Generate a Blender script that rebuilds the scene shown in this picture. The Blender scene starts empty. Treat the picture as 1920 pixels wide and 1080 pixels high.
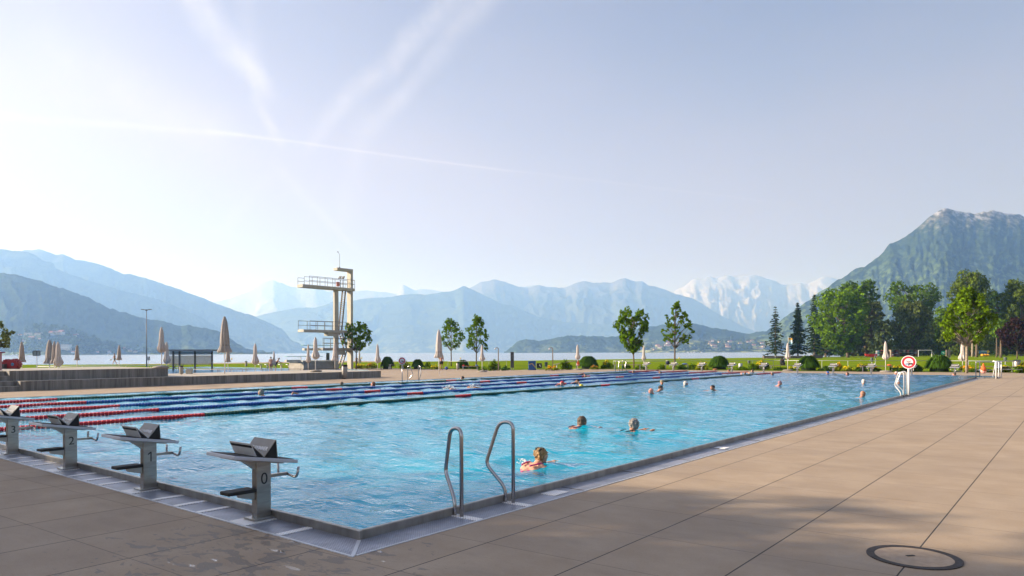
import bpy, bmesh, math, random
import numpy as np
from mathutils import Vector, Matrix, noise
from mathutils.bvhtree import BVHTree
R = math.radians
PI = math.pi
S = bpy.context.scene
COL = S.collection

# ------------------------------------------------------------------ camera
# world frame: origin = near right corner of the pool rim, +Y along the pool, +X to the right, metres
CX, CY, CZ = 5.075, -4.1085, 1.674
F, HX, HY, YAW, ROLL = 1326.4, 960.0, 660.5, 0.6779, -0.0033
cd = bpy.data.cameras.new('camera'); cam = bpy.data.objects.new('camera', cd); COL.objects.link(cam)
cam.matrix_world = Matrix.Translation((CX, CY, CZ)) @ Matrix.Rotation(YAW, 4, 'Z') @ Matrix.Rotation(R(90), 4, 'X') @ Matrix.Rotation(ROLL, 4, 'Z')
cd.sensor_width = 36; cd.lens = F / 1920 * 36; cd.shift_y = (HY - 540) / 1920
cd.clip_start = 0.05; cd.clip_end = 90000
S.camera = cam
SN, CS = math.sin(YAW), math.cos(YAW)

def un(px, py):
    x = px - HX; y = py - HY
    return x * math.cos(ROLL) + y * math.sin(ROLL), -x * math.sin(ROLL) + y * math.cos(ROLL)
def at(px, py, d):                      # point on a photo sight line at camera depth d
    x, y = un(px, py); r = x * d / F
    return Vector((CX - SN * d + CS * r, CY + CS * d + SN * r, CZ - y * d / F))
def gp(px, py, z=0.0):                  # where a sight line meets height z
    x, y = un(px, py); return at(px, py, (CZ - z) * F / y)
def hgt(x, y):                          # lie of the land
    t = min(1, max(0, (-x - 34) / 14)); return -0.4 * t * t * (3 - 2 * t)
def gpt(px, py):
    z = 0.0
    for _ in range(8):
        p = gp(px, py, z); z = hgt(p.x, p.y)
    return Vector((p.x, p.y, z))
def depth(p): return -SN * (p[0] - CX) + CS * (p[1] - CY)
def zat(px, py, d): return at(px, py, d).z
def aty(px, X):                         # y where the sight column px meets the plane x = X
    x, _ = un(px, 660); k = x / F
    a = (-SN + CS * k); return CY + (X - CX) / a * (CS + SN * k)

# ------------------------------------------------------------------ world, sun, exposure
SUN_AZ = math.atan2(-0.80, -0.60)       # sun direction (x, y) = (-.80, -.60)
SUN_EL = R(20)
sun_dir = Vector((math.sin(SUN_AZ) * math.cos(SUN_EL), math.cos(SUN_AZ) * math.cos(SUN_EL), math.sin(SUN_EL)))
sl = bpy.data.lights.new('sun', 'SUN'); so = bpy.data.objects.new('sun', sl); COL.objects.link(so)
sl.energy = 5.0; sl.angle = R(0.6); sl.color = (1.0, 0.96, 0.95)
so.rotation_euler = sun_dir.to_track_quat('Z', 'Y').to_euler(); so.location = (-40, -30, 40)

W = bpy.data.worlds.new('World'); S.world = W; W.use_nodes = True
class NT:
    def __init__(s, t): s.t = t; s.N = t.nodes; s.L = t.links
    def n(s, ty, **k):
        o = s.N.new(ty)
        for a, b in k.items(): setattr(o, a, b)
        return o
    def put(s, sock, v):
        if isinstance(v, bpy.types.NodeSocket): s.L.new(v, sock)
        elif v is not None: sock.default_value = v
    def m(s, op, a, b=None, c=None, clamp=False):
        o = s.n('ShaderNodeMath', operation=op, use_clamp=clamp)
        s.put(o.inputs[0], a); s.put(o.inputs[1], b)
        if c is not None: s.put(o.inputs[2], c)
        return o.outputs[0]
    def v(s, op, a, b=None):
        o = s.n('ShaderNodeVectorMath', operation=op); s.put(o.inputs[0], a); s.put(o.inputs[1], b)
        return o.outputs['Value'] if op in ('DOT_PRODUCT', 'LENGTH', 'DISTANCE') else o.outputs[0]
    def mix(s, f, a, b, bt='MIX'):
        o = s.n('ShaderNodeMix', data_type='RGBA', blend_type=bt)
        s.put(o.inputs[0], f); s.put(o.inputs[6], a if not isinstance(a, tuple) else (*a[:3], 1)); s.put(o.inputs[7], b if not isinstance(b, tuple) else (*b[:3], 1))
        return o.outputs[2]
    def noise(s, vec, scale, detail=3, rough=0.5, out='Fac', dist=0):
        o = s.n('ShaderNodeTexNoise'); s.put(o.inputs['Vector'], vec)
        o.inputs['Scale'].default_value = scale; o.inputs['Detail'].default_value = detail
        o.inputs['Roughness'].default_value = rough; o.inputs['Distortion'].default_value = dist
        return o.outputs[out]
    def ramp(s, f, a, b):               # smooth 0..1 between a and b
        o = s.n('ShaderNodeMapRange', interpolation_type='SMOOTHSTEP'); s.put(o.inputs[0], f)
        s.put(o.inputs[1], a); s.put(o.inputs[2], b); o.inputs[3].default_value = 0; o.inputs[4].default_value = 1
        return o.outputs[0]
    def sep(s, v):
        o = s.n('ShaderNodeSeparateXYZ'); s.put(o.inputs[0], v); return o.outputs
    def comb(s, x, y, z):
        o = s.n('ShaderNodeCombineXYZ'); s.put(o.inputs[0], x); s.put(o.inputs[1], y); s.put(o.inputs[2], z); return o.outputs[0]
    def mapv(s, vec, sc, rot=(0, 0, 0)):
        o = s.n('ShaderNodeMapping'); s.put(o.inputs[0], vec); o.inputs['Scale'].default_value = sc; o.inputs['Rotation'].default_value = rot
        return o.outputs[0]
    def bump(s, h, strength, dist, nrm=None):
        o = s.n('ShaderNodeBump'); s.put(o.inputs['Height'], h); o.inputs['Strength'].default_value = strength
        o.inputs['Distance'].default_value = dist
        if nrm is not None: s.put(o.inputs['Normal'], nrm)
        return o.outputs[0]

w = NT(W.node_tree); w.N.clear()
sky = w.n('ShaderNodeTexSky'); sky.sky_type = 'NISHITA'; sky.sun_disc = False
sky.sun_elevation = SUN_EL; sky.sun_rotation = SUN_AZ
sky.air_density = 1.0; sky.dust_density = 2.0; sky.ozone_density = 4.0; sky.altitude = 560
tc = w.n('ShaderNodeTexCoord').outputs['Generated']
def pdir(px, py):
    return (at(px, py, 1.0) - Vector((CX, CY, CZ))).normalized()
wn = w.noise(w.mapv(tc, (1, 1, 1.0)), 26, 6, 0.62)
wf = w.noise(w.mapv(tc, (1, 1, 1.0)), 7, 4, 0.55)
def trail(p, q, wid0, wid1, amp, fray=0.6):   # a streak of high cloud along the great circle p..q
    a, b = pdir(*p), pdir(*q); n = a.cross(b).normalized(); t = (b - a).normalized()
    t0, t1 = a.dot(t), b.dot(t)
    side = w.v('DOT_PRODUCT', tc, tuple(n)); along = w.v('DOT_PRODUCT', tc, tuple(t))
    s01 = w.m('DIVIDE', w.m('SUBTRACT', along, t0), t1 - t0)
    wid = w.m('MULTIPLY_ADD', s01, (wid1 - wid0), wid0)
    wob = w.m('MULTIPLY', w.m('SUBTRACT', wf, 0.5), wid0 * 1.6)
    dd = w.m('DIVIDE', w.m('ABSOLUTE', w.m('ADD', side, wob)), w.m('MAXIMUM', wid, 0.0008))
    core = w.m('SUBTRACT', 1.0, w.ramp(dd, 0.0, 1.0))
    ends = w.m('MULTIPLY', w.ramp(s01, -0.12, 0.08), w.m('SUBTRACT', 1.0, w.ramp(s01, 0.85, 1.1)))
    tex = w.m('MULTIPLY_ADD', w.ramp(wn, 0.3, 0.7), fray, 1 - fray)
    return w.m('MULTIPLY', w.m('MULTIPLY', core, ends), w.m('MULTIPLY', tex, amp))
trs = [trail((330, -60), (520, 175), .036, .018, .60), trail((455, -60), (500, 190), .020, .016, .22), trail((480, 180), (528, 275), .012, .010, .36),
       trail((905, -60), (575, 270), .034, .014, .40), trail((950, -40), (690, 260), .028, .02, .28), trail((690, 200), (640, 420), .03, .02, .14),
       trail((-60, 213), (480, 256), .009, .005, .32), trail((430, 250), (960, 322), .0035, .0025, .38, .2), trail((900, 313), (1500, 385), .0025, .0015, .12, .2),
       trail((520, 320), (690, 490), .012, .008, .18), trail((400, 440), (510, 330), .014, .01, .12), trail((60, 90), (430, 260), .06, .05, .2)]
acc = trs[0]
for t_ in trs[1:]: acc = w.m('ADD', acc, t_)
acc = w.m('MINIMUM', acc, 0.8)
# thin high haze: thicker towards the horizon, brighter towards the sun (forward scattering)
elev = w.sep(tc)[2]
veil = w.m('MULTIPLY_ADD', w.ramp(w.noise(w.mapv(tc, (1, 1, 2.2)), 2.2, 5, 0.55), 0.30, 0.8), 0.14, 0.17)
veil = w.m('ADD', veil, w.m('MULTIPLY', w.m('SUBTRACT', 1.0, w.ramp(elev, 0.02, 0.55)), 0.74), clamp=True)
g0 = w.m('POWER', w.m('MAXIMUM', w.m('MULTIPLY_ADD', w.v('DOT_PRODUCT', tc, tuple(sun_dir)), 0.62, 0.38), 0.0), 1.6)
glow = w.m('MULTIPLY', w.m('MULTIPLY_ADD', g0, 0.52, 0.84), w.m('MULTIPLY_ADD', w.ramp(elev, 0.0, 0.3), 0.22, 0.80))
veil = w.m('ADD', veil, w.m('MULTIPLY', g0, 0.64), clamp=True)
vc = w.v('SCALE', (4.6, 3.95, 4.0)); vc.node.inputs['Scale'].default_value = 1.0; w.L.new(glow, vc.node.inputs['Scale'])
cl = w.mix(veil, sky.outputs[0], vc)
cl = w.mix(w.m('MULTIPLY', acc, 0.80), cl, (8.2, 7.6, 7.2))
bg = w.n('ShaderNodeBackground'); w.L.new(cl, bg.inputs[0]); bg.inputs[1].default_value = 0.055
wo = w.n('ShaderNodeOutputWorld'); w.L.new(bg.outputs[0], wo.inputs[0])

S.view_settings.view_transform = 'Standard'; S.view_settings.look = 'None'
S.view_settings.exposure = 1.27; S.view_settings.gamma = 1.0
S.render.engine = 'CYCLES'
S.cycles.use_denoising = True
S.cycles.max_bounces = 6; S.cycles.diffuse_bounces = 2; S.cycles.glossy_bounces = 3
S.cycles.transmission_bounces = 4; S.cycles.transparent_max_bounces = 10; S.cycles.volume_bounces = 2
S.cycles.caustics_reflective = False; S.cycles.caustics_refractive = False
S.cycles.sample_clamp_indirect = 6

# ------------------------------------------------------------------ materials
MATS = {}
def mat(name, col, rough=0.6, metal=0.0, var=0.12, vscale=6.0, bump=0.0, bscale=60.0, spec=0.5, coat=0.0, trans=0.0, island=0.0, stretch=(1, 1, 1), bd=0.004):
    if name in MATS: return MATS[name]
    m = bpy.data.materials.new(name); m.use_nodes = True; t = NT(m.node_tree)
    b = t.N['Principled BSDF']; oc = t.mapv(t.n('ShaderNodeTexCoord').outputs['Object'], stretch)
    nz = t.noise(oc, vscale, 4, 0.6)
    dark = tuple(c * (1 - var) for c in col); lite = tuple(min(1, c * (1 + var)) for c in col)
    c = t.mix(t.ramp(nz, 0.3, 0.7), dark, lite)
    if island:
        g = t.n('ShaderNodeNewGeometry').outputs['Random Per Island']
        c = t.mix(g, t.mix(1.0, c, (1 - island,) * 3, 'MULTIPLY'), t.mix(1.0, c, (1 + island, 1 + island * .9, 1 + island * .3), 'MULTIPLY'))
    t.L.new(c, b.inputs['Base Color'])
    b.inputs['Roughness'].default_value = rough; b.inputs['Metallic'].default_value = metal
    b.inputs['Specular IOR Level'].default_value = spec
    if coat: b.inputs['Coat Weight'].default_value = coat
    if bump:
        t.L.new(t.bump(t.noise(oc, bscale, 4, 0.6), bump, bd), b.inputs['Normal'])
    if trans:
        tr = t.n('ShaderNodeBsdfTranslucent'); t.L.new(c, tr.inputs[0])
        mx = t.n('ShaderNodeMixShader'); mx.inputs[0].default_value = trans
        t.L.new(b.outputs[0], mx.inputs[1]); t.L.new(tr.outputs[0], mx.inputs[2])
        t.L.new(mx.outputs[0], t.N['Material Output'].inputs[0])
    MATS[name] = m; return m

def mat_deck():
    m = bpy.data.materials.new('paving_concrete'); m.use_nodes = True; t = NT(m.node_tree); b = t.N['Principled BSDF']
    P = t.n('ShaderNodeTexCoord').outputs['Object']; x, y, z = t.sep(P)
    yy = t.m('SUBTRACT', y, t.m('MULTIPLY', x, 0.06))
    fx = t.m('ABSOLUTE', t.m('SUBTRACT', t.m('FRACT', t.m('ADD', x, 0.5)), 0.5))          # distance to whole-metre joints
    fy = t.m('ABSOLUTE', t.m('SUBTRACT', t.m('FRACT', t.m('ADD', t.m('DIVIDE', t.m('SUBTRACT', yy, 0.53), 1.02), 0.5)), 0.5))
    cell = t.comb(t.m('FLOOR', x), t.m('FLOOR', t.m('DIVIDE', t.m('SUBTRACT', yy, 0.53), 1.02)), 0.0)
    wnn = t.n('ShaderNodeTexWhiteNoise', noise_dimensions='3D'); t.L.new(cell, wnn.inputs[0])
    base = t.mix(t.ramp(t.noise(P, 1.3, 5, 0.6), 0.3, 0.75), (0.348, 0.258, 0.175), (0.430, 0.330, 0.232))
    base = t.mix(t.m('MULTIPLY', wnn.outputs[0], 0.24), base, (0.24, 0.19, 0.15))
    ag = t.ramp(t.noise(P, 210, 2, 0.7), 0.35, 0.72)
    base = t.mix(t.m('MULTIPLY', ag, 0.30), base, (0.16, 0.13, 0.105))
    base = t.mix(t.m('MULTIPLY', t.ramp(t.noise(P, 38, 3, 0.7), 0.5, 0.7), 0.16), base, (0.14, 0.10, 0.075))
    # patchy mottling, longer in the direction water is swept
    mo = t.ramp(t.noise(t.mapv(P, (0.9, 2.6, 1)), 1.1, 4, 0.6), 0.48, 0.75)
    base = t.mix(t.m('MULTIPLY', mo, 0.30), base, (0.20, 0.155, 0.12))
    # wet prints near the pool corner
    cx = t.v('DISTANCE', t.comb(x, y, 0.0), (-0.4, -0.75, 0.0))
    near = t.m('SUBTRACT', 1.0, t.ramp(cx, 0.5, 2.3))
    sp = t.noise(t.mapv(P, (1.3, 2.6, 1), (0, 0, 0.5)), 3.4, 5, 0.62, dist=0.6)
    wet = t.m('MULTIPLY', t.ramp(t.m('MULTIPLY_ADD', near, 0.17, sp), 0.685, 0.72), t.ramp(near, 0.0, 0.2))
    pud = t.m('MULTIPLY', t.ramp(t.m('MULTIPLY_ADD', near, 0.07, t.noise(t.mapv(P, (0.8, 3.4, 1), (0, 0, 0.9)), 2.2, 3, 0.5)), 0.735, 0.75), t.ramp(near, 0.1, 0.4))
    base = t.mix(t.m('MULTIPLY', wet, 0.6), base, (0.07, 0.052, 0.04))
    jx = t.m('SUBTRACT', 1.0, t.ramp(fx, 0.004, 0.0075)); jy = t.m('SUBTRACT', 1.0, t.ramp(fy, 0.0016, 0.004))
    jn = t.ramp(t.noise(P, 1.7, 2, 0.5), 0.3, 0.5)
    ja = t.m('MAXIMUM', jx, t.m('MULTIPLY', jy, t.m('MULTIPLY_ADD', jn, 0.4, 0.45)))
    base = t.mix(ja, base, (0.03, 0.026, 0.024))
    t.L.new(base, b.inputs['Base Color'])
    rg = t.m('SUBTRACT', 0.82, t.m('ADD', t.m('MULTIPLY', wet, 0.3), t.m('MULTIPLY', pud, 0.68)))
    t.L.new(rg, b.inputs['Roughness'])
    h = t.m('SUBTRACT', t.m('MULTIPLY', ag, t.m('SUBTRACT', 0.25, t.m('MULTIPLY', pud, 0.25))), ja)
    t.L.new(t.bump(h, 0.5, 0.006), b.inputs['Normal'])
    return m

def mat_water(name, body, clear, sc, bstr, fb, mixt=0.42, dark=None, deep=None):
    m = bpy.data.materials.new(name); m.use_nodes = True; t = NT(m.node_tree); t.N.clear()
    P = t.n('ShaderNodeTexCoord').outputs['Object']
    n1 = t.noise(t.mapv(P, (1.0, 1.0, 1), (0, 0, 0.68)), sc, 4, 0.55, dist=0.4)
    pv = t.mapv(P, (0.55, 1.25, 1), (0, 0, 0.68 - 1.57 + 1.57))
    n2 = t.noise(pv, sc * 0.42, 3, 0.5, dist=0.8)
    n3 = t.noise(P, sc * 3.1, 2, 0.5)
    h = t.m('ADD', t.m('MULTIPLY', n2, 1.7), t.m('MULTIPLY_ADD', n3, 0.16, t.m('MULTIPLY', n1, 0.65)))
    nb = t.bump(h, 1.0, bstr)
    fr = t.n('ShaderNodeFresnel'); fr.inputs[0].default_value = 1.33; t.L.new(nb, fr.inputs[1])
    gl = t.n('ShaderNodeBsdfGlossy'); gl.inputs['Roughness'].default_value = fb; t.L.new(nb, gl.inputs['Normal'])
    gl.inputs[0].default_value = (1, 1, 1, 1)
    df = t.n('ShaderNodeBsdfDiffuse'); df.inputs[0].default_value = (*body, 1)
    if dark:
        cvar = t.mix(t.ramp(t.noise(P, 0.12, 3, 0.5), 0.35, 0.7), body, dark); t.L.new(cvar, df.inputs[0])
    if deep:                            # body colour turns darker and bluer towards the far end
        px_, py_, pz_ = t.sep(P); dp_ = t.mix(t.ramp(t.m('ADD', py_, t.m('MULTIPLY', px_, -0.25)), 6.0, 46.0), cvar, deep); t.L.new(dp_, df.inputs[0])
    tr = t.n('ShaderNodeBsdfTransparent'); tr.inputs[0].default_value = (*clear, 1)
    mx = t.n('ShaderNodeMixShader'); mx.inputs[0].default_value = mixt; t.L.new(df.outputs[0], mx.inputs[1]); t.L.new(tr.outputs[0], mx.inputs[2])
    m2 = t.n('ShaderNodeMixShader'); t.L.new(fr.outputs[0], m2.inputs[0]); t.L.new(mx.outputs[0], m2.inputs[1]); t.L.new(gl.outputs[0], m2.inputs[2])
    o = t.n('ShaderNodeOutputMaterial'); t.L.new(m2.outputs[0], o.inputs[0])
    return m

def mat_grating():
    m = bpy.data.materials.new('perforated_grating'); m.use_nodes = True; t = NT(m.node_tree); b = t.N['Principled BSDF']
    P = t.n('ShaderNodeTexCoord').outputs['Object']; x, y, z = t.sep(P)
    hx = t.m('SUBTRACT', t.m('FRACT', t.m('MULTIPLY', x, 36.0)), 0.5); hy = t.m('SUBTRACT', t.m('FRACT', t.m('MULTIPLY', y, 36.0)), 0.5)
    hole = t.m('SUBTRACT', 1.0, t.ramp(t.m('ADD', t.m('MULTIPLY', hx, hx), t.m('MULTIPLY', hy, hy)), 0.10, 0.13))
    wet = t.ramp(t.noise(P, 2.3, 4, 0.6), 0.42, 0.6)
    base = t.mix(wet, (0.27, 0.29, 0.35), (0.42, 0.43, 0.50))
    t.L.new(t.mix(hole, base, (0.07, 0.08, 0.11)), b.inputs['Base Color'])
    b.inputs['Roughness'].default_value = 0.38; b.inputs['Metallic'].default_value = 0.25
    t.L.new(t.bump(hole, -0.6, 0.004), b.inputs['Normal'])
    return m

def mat_boards():                       # board-marked concrete
    m = bpy.data.materials.new('board_marked_concrete'); m.use_nodes = True; t = NT(m.node_tree); b = t.N['Principled BSDF']
    P = t.n('ShaderNodeTexCoord').outputs['Object']; x, y, z = t.sep(P)
    c = t.m('FLOOR', t.m('MULTIPLY', y, 9.0)); wn_ = t.n('ShaderNodeTexWhiteNoise', noise_dimensions='1D'); t.L.new(c, wn_.inputs['W'])
    f = t.ramp(t.noise(t.mapv(P, (1, 9, 0.6)), 2.0, 4, 0.6), 0.3, 0.7)
    a = t.mix(t.m('MULTIPLY_ADD', wn_.outputs[0], 0.6, t.m('MULTIPLY', f, 0.4)), (0.13, 0.12, 0.105), (0.30, 0.285, 0.26))
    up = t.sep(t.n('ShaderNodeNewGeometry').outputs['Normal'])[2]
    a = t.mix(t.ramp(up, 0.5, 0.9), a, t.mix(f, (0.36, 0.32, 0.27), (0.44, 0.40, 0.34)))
    t.L.new(a, b.inputs['Base Color']); b.inputs['Roughness'].default_value = 0.85
    t.L.new(t.bump(f, 0.4, 0.01), b.inputs['Normal']); return m

def mat_lawn():
    m = bpy.data.materials.new('mown_grass'); m.use_nodes = True; t = NT(m.node_tree); b = t.N['Principled BSDF']
    P = t.n('ShaderNodeTexCoord').outputs['Object']
    a = t.mix(t.ramp(t.noise(P, 0.09, 5, 0.6), 0.3, 0.7), (0.105, 0.175, 0.006), (0.165, 0.225, 0.008))
    a = t.mix(t.ramp(t.noise(P, 2.5, 5, 0.7), 0.35, 0.75), a, (0.19, 0.25, 0.015))
    a = t.mix(t.m('MULTIPLY', t.ramp(t.noise(t.mapv(P, (0.3, 1, 1)), 0.5, 3, 0.6), 0.55, 0.75), 0.35), a, (0.055, 0.10, 0.01))
    t.L.new(a, b.inputs['Base Color']); b.inputs['Roughness'].default_value = 0.9; b.inputs['Specular IOR Level'].default_value = 0.0
    t.L.new(t.bump(t.noise(P, 30, 4, 0.8), 1.0, 0.05), b.inputs['Normal'])
    return m

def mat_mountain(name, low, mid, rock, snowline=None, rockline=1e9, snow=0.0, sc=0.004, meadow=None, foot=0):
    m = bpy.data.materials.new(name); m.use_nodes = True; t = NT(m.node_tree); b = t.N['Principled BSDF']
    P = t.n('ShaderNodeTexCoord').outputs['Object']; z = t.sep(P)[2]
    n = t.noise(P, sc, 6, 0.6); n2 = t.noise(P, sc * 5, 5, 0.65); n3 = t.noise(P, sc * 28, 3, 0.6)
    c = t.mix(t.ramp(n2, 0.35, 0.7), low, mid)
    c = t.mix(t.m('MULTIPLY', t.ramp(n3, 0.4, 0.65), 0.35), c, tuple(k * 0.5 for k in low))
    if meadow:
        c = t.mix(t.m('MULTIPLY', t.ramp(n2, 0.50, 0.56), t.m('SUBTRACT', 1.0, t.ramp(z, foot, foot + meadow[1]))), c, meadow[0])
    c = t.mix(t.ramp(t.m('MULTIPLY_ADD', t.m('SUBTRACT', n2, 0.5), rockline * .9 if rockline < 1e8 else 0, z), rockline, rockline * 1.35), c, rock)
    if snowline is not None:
        c = t.mix(t.m('MULTIPLY', t.ramp(t.m('MULTIPLY_ADD', t.m('SUBTRACT', n, 0.5), snow, t.m('MULTIPLY_ADD', t.m('SUBTRACT', n2, 0.5), snow * 1.2, z)), snowline, snowline * 1.06), 0.95), c, (0.30, 0.30, 0.32))  # snow greyed, distance haze put into its colour
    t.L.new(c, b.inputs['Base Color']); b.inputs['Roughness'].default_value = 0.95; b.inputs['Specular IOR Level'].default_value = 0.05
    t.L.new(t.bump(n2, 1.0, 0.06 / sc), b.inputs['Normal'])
    return m

STEEL = mat('brushed_steel', (0.36, 0.345, 0.33), 0.30, 0.92, 0.16, 3, 0.15, 40, stretch=(1, 1, 8))
TUBE = mat('tube_steel', (0.43, 0.415, 0.41), 0.26, 0.95, 0.06, 8)
DULL = mat('galvanised_steel', (0.36, 0.37, 0.38), 0.5, 0.6, 0.12, 10)
WHITEM = mat('white_painted_metal', (0.72, 0.70, 0.68), 0.4, 0, 0.05)
PLAT = mat('pale_platform_edge', (0.50, 0.51, 0.56), 0.35, 0.2, 0.06)
BLACK = mat('black_rubber', (0.012, 0.012, 0.013), 0.7, 0, 0.3, 30, 0.4, 120)
DARK = mat('dark_grey_paint', (0.045, 0.048, 0.052), 0.5, 0, 0.15)
CANVAS = mat('beige_canvas', (0.55, 0.50, 0.47), 0.9, 0, 0.08, 9, 0.3, 25, spec=0.1, trans=0.15)
CANVAS2 = mat('taupe_canvas', (0.39, 0.35, 0.32), 0.9, 0, 0.10, 9, 0.3, 25, spec=0.1, trans=0.15)
STRAP = mat('dark_strap', (0.05, 0.045, 0.04), 0.8)
STONE = mat('granite_base', (0.26, 0.23, 0.20), 0.8, 0, 0.15, 30)
CONC = mat('smooth_concrete', (0.44, 0.41, 0.34), 0.85, 0, 0.10, 1.5, 0.2, 30)
CONC2 = mat('weathered_concrete', (0.33, 0.30, 0.255), 0.85, 0, 0.16, 2.0, 0.2, 30)
WOOD = mat('weathered_wood', (0.24, 0.19, 0.145), 0.75, 0, 0.2, 12, stretch=(1, 8, 8))
BARK = mat('bark', (0.13, 0.095, 0.065), 0.95, 0, 0.3, 9, 0.9, 20, stretch=(3, 3, 0.6), bd=0.02)
BARKL = mat('pale_bark', (0.27, 0.22, 0.16), 0.95, 0, 0.4, 5, 0.5, 20, stretch=(1, 1, 3))
TEAL = mat('teal_springboard', (0.10, 0.34, 0.32), 0.5)
RED = mat('red_plastic', (0.55, 0.018, 0.03), 0.35, 0, 0.08)
GREEN = mat('green_plastic', (0.006, 0.085, 0.06), 0.35, 0, 0.1)
BLUE = mat('blue_plastic', (0.008, 0.085, 0.36), 0.35, 0, 0.1)
YELLOW = mat('yellow_plastic', (0.62, 0.42, 0.02), 0.4)
ORANGE = mat('orange_fabric', (0.72, 0.12, 0.02), 0.8)
PINKF = mat('pale_pink_ball', (0.75, 0.35, 0.30), 0.6, 0, 0.2, 20)
WHITE = mat('white_lettering', (0.75, 0.75, 0.75), 0.6, 0, 0.02)
SIGNRED = mat('sign_red', (0.60, 0.02, 0.035), 0.35, 0, 0.03)
SIGNWHITE = mat('sign_white', (0.78, 0.78, 0.76), 0.35, 0, 0.03)
SIGNBLUE = mat('sign_blue', (0.30, 0.45, 0.62), 0.35, 0, 0.03)
SKINS = [mat('skin_light', (0.56, 0.30, 0.20), 0.5, 0, 0.08, 8), mat('skin_tan', (0.40, 0.19, 0.115), 0.5, 0, 0.1, 8), mat('skin_pink', (0.60, 0.27, 0.20), 0.5, 0, 0.1, 8)]
for s_ in SKINS: s_.node_tree.nodes['Principled BSDF'].inputs['Subsurface Weight'].default_value = 0.05
def hairm(n, c): return mat(n, c, 0.62, 0, 0.45, 40, 0.9, 60, stretch=(1, 1, 0.35), bd=0.01)
HBROWN = hairm('brown_hair', (0.085, 0.055, 0.035)); HGREY = hairm('grey_hair', (0.20, 0.185, 0.175)); HWHITE = hairm('white_hair', (0.50, 0.48, 0.45))
HBLACK = hairm('black_hair', (0.015, 0.012, 0.010)); HBLOND = hairm('dark_blond_hair', (0.27, 0.16, 0.065))
FOAM = mat('water_foam', (0.8, 0.85, 0.88), 0.4, 0, 0.05, trans=0.4)
def leafm(n, c, isl=0.45, tr=0.35): return mat(n, tuple(k * 1.6 for k in c), 0.7, 0, 0.25, 1.2, spec=0.0, trans=tr, island=isl)

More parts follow.
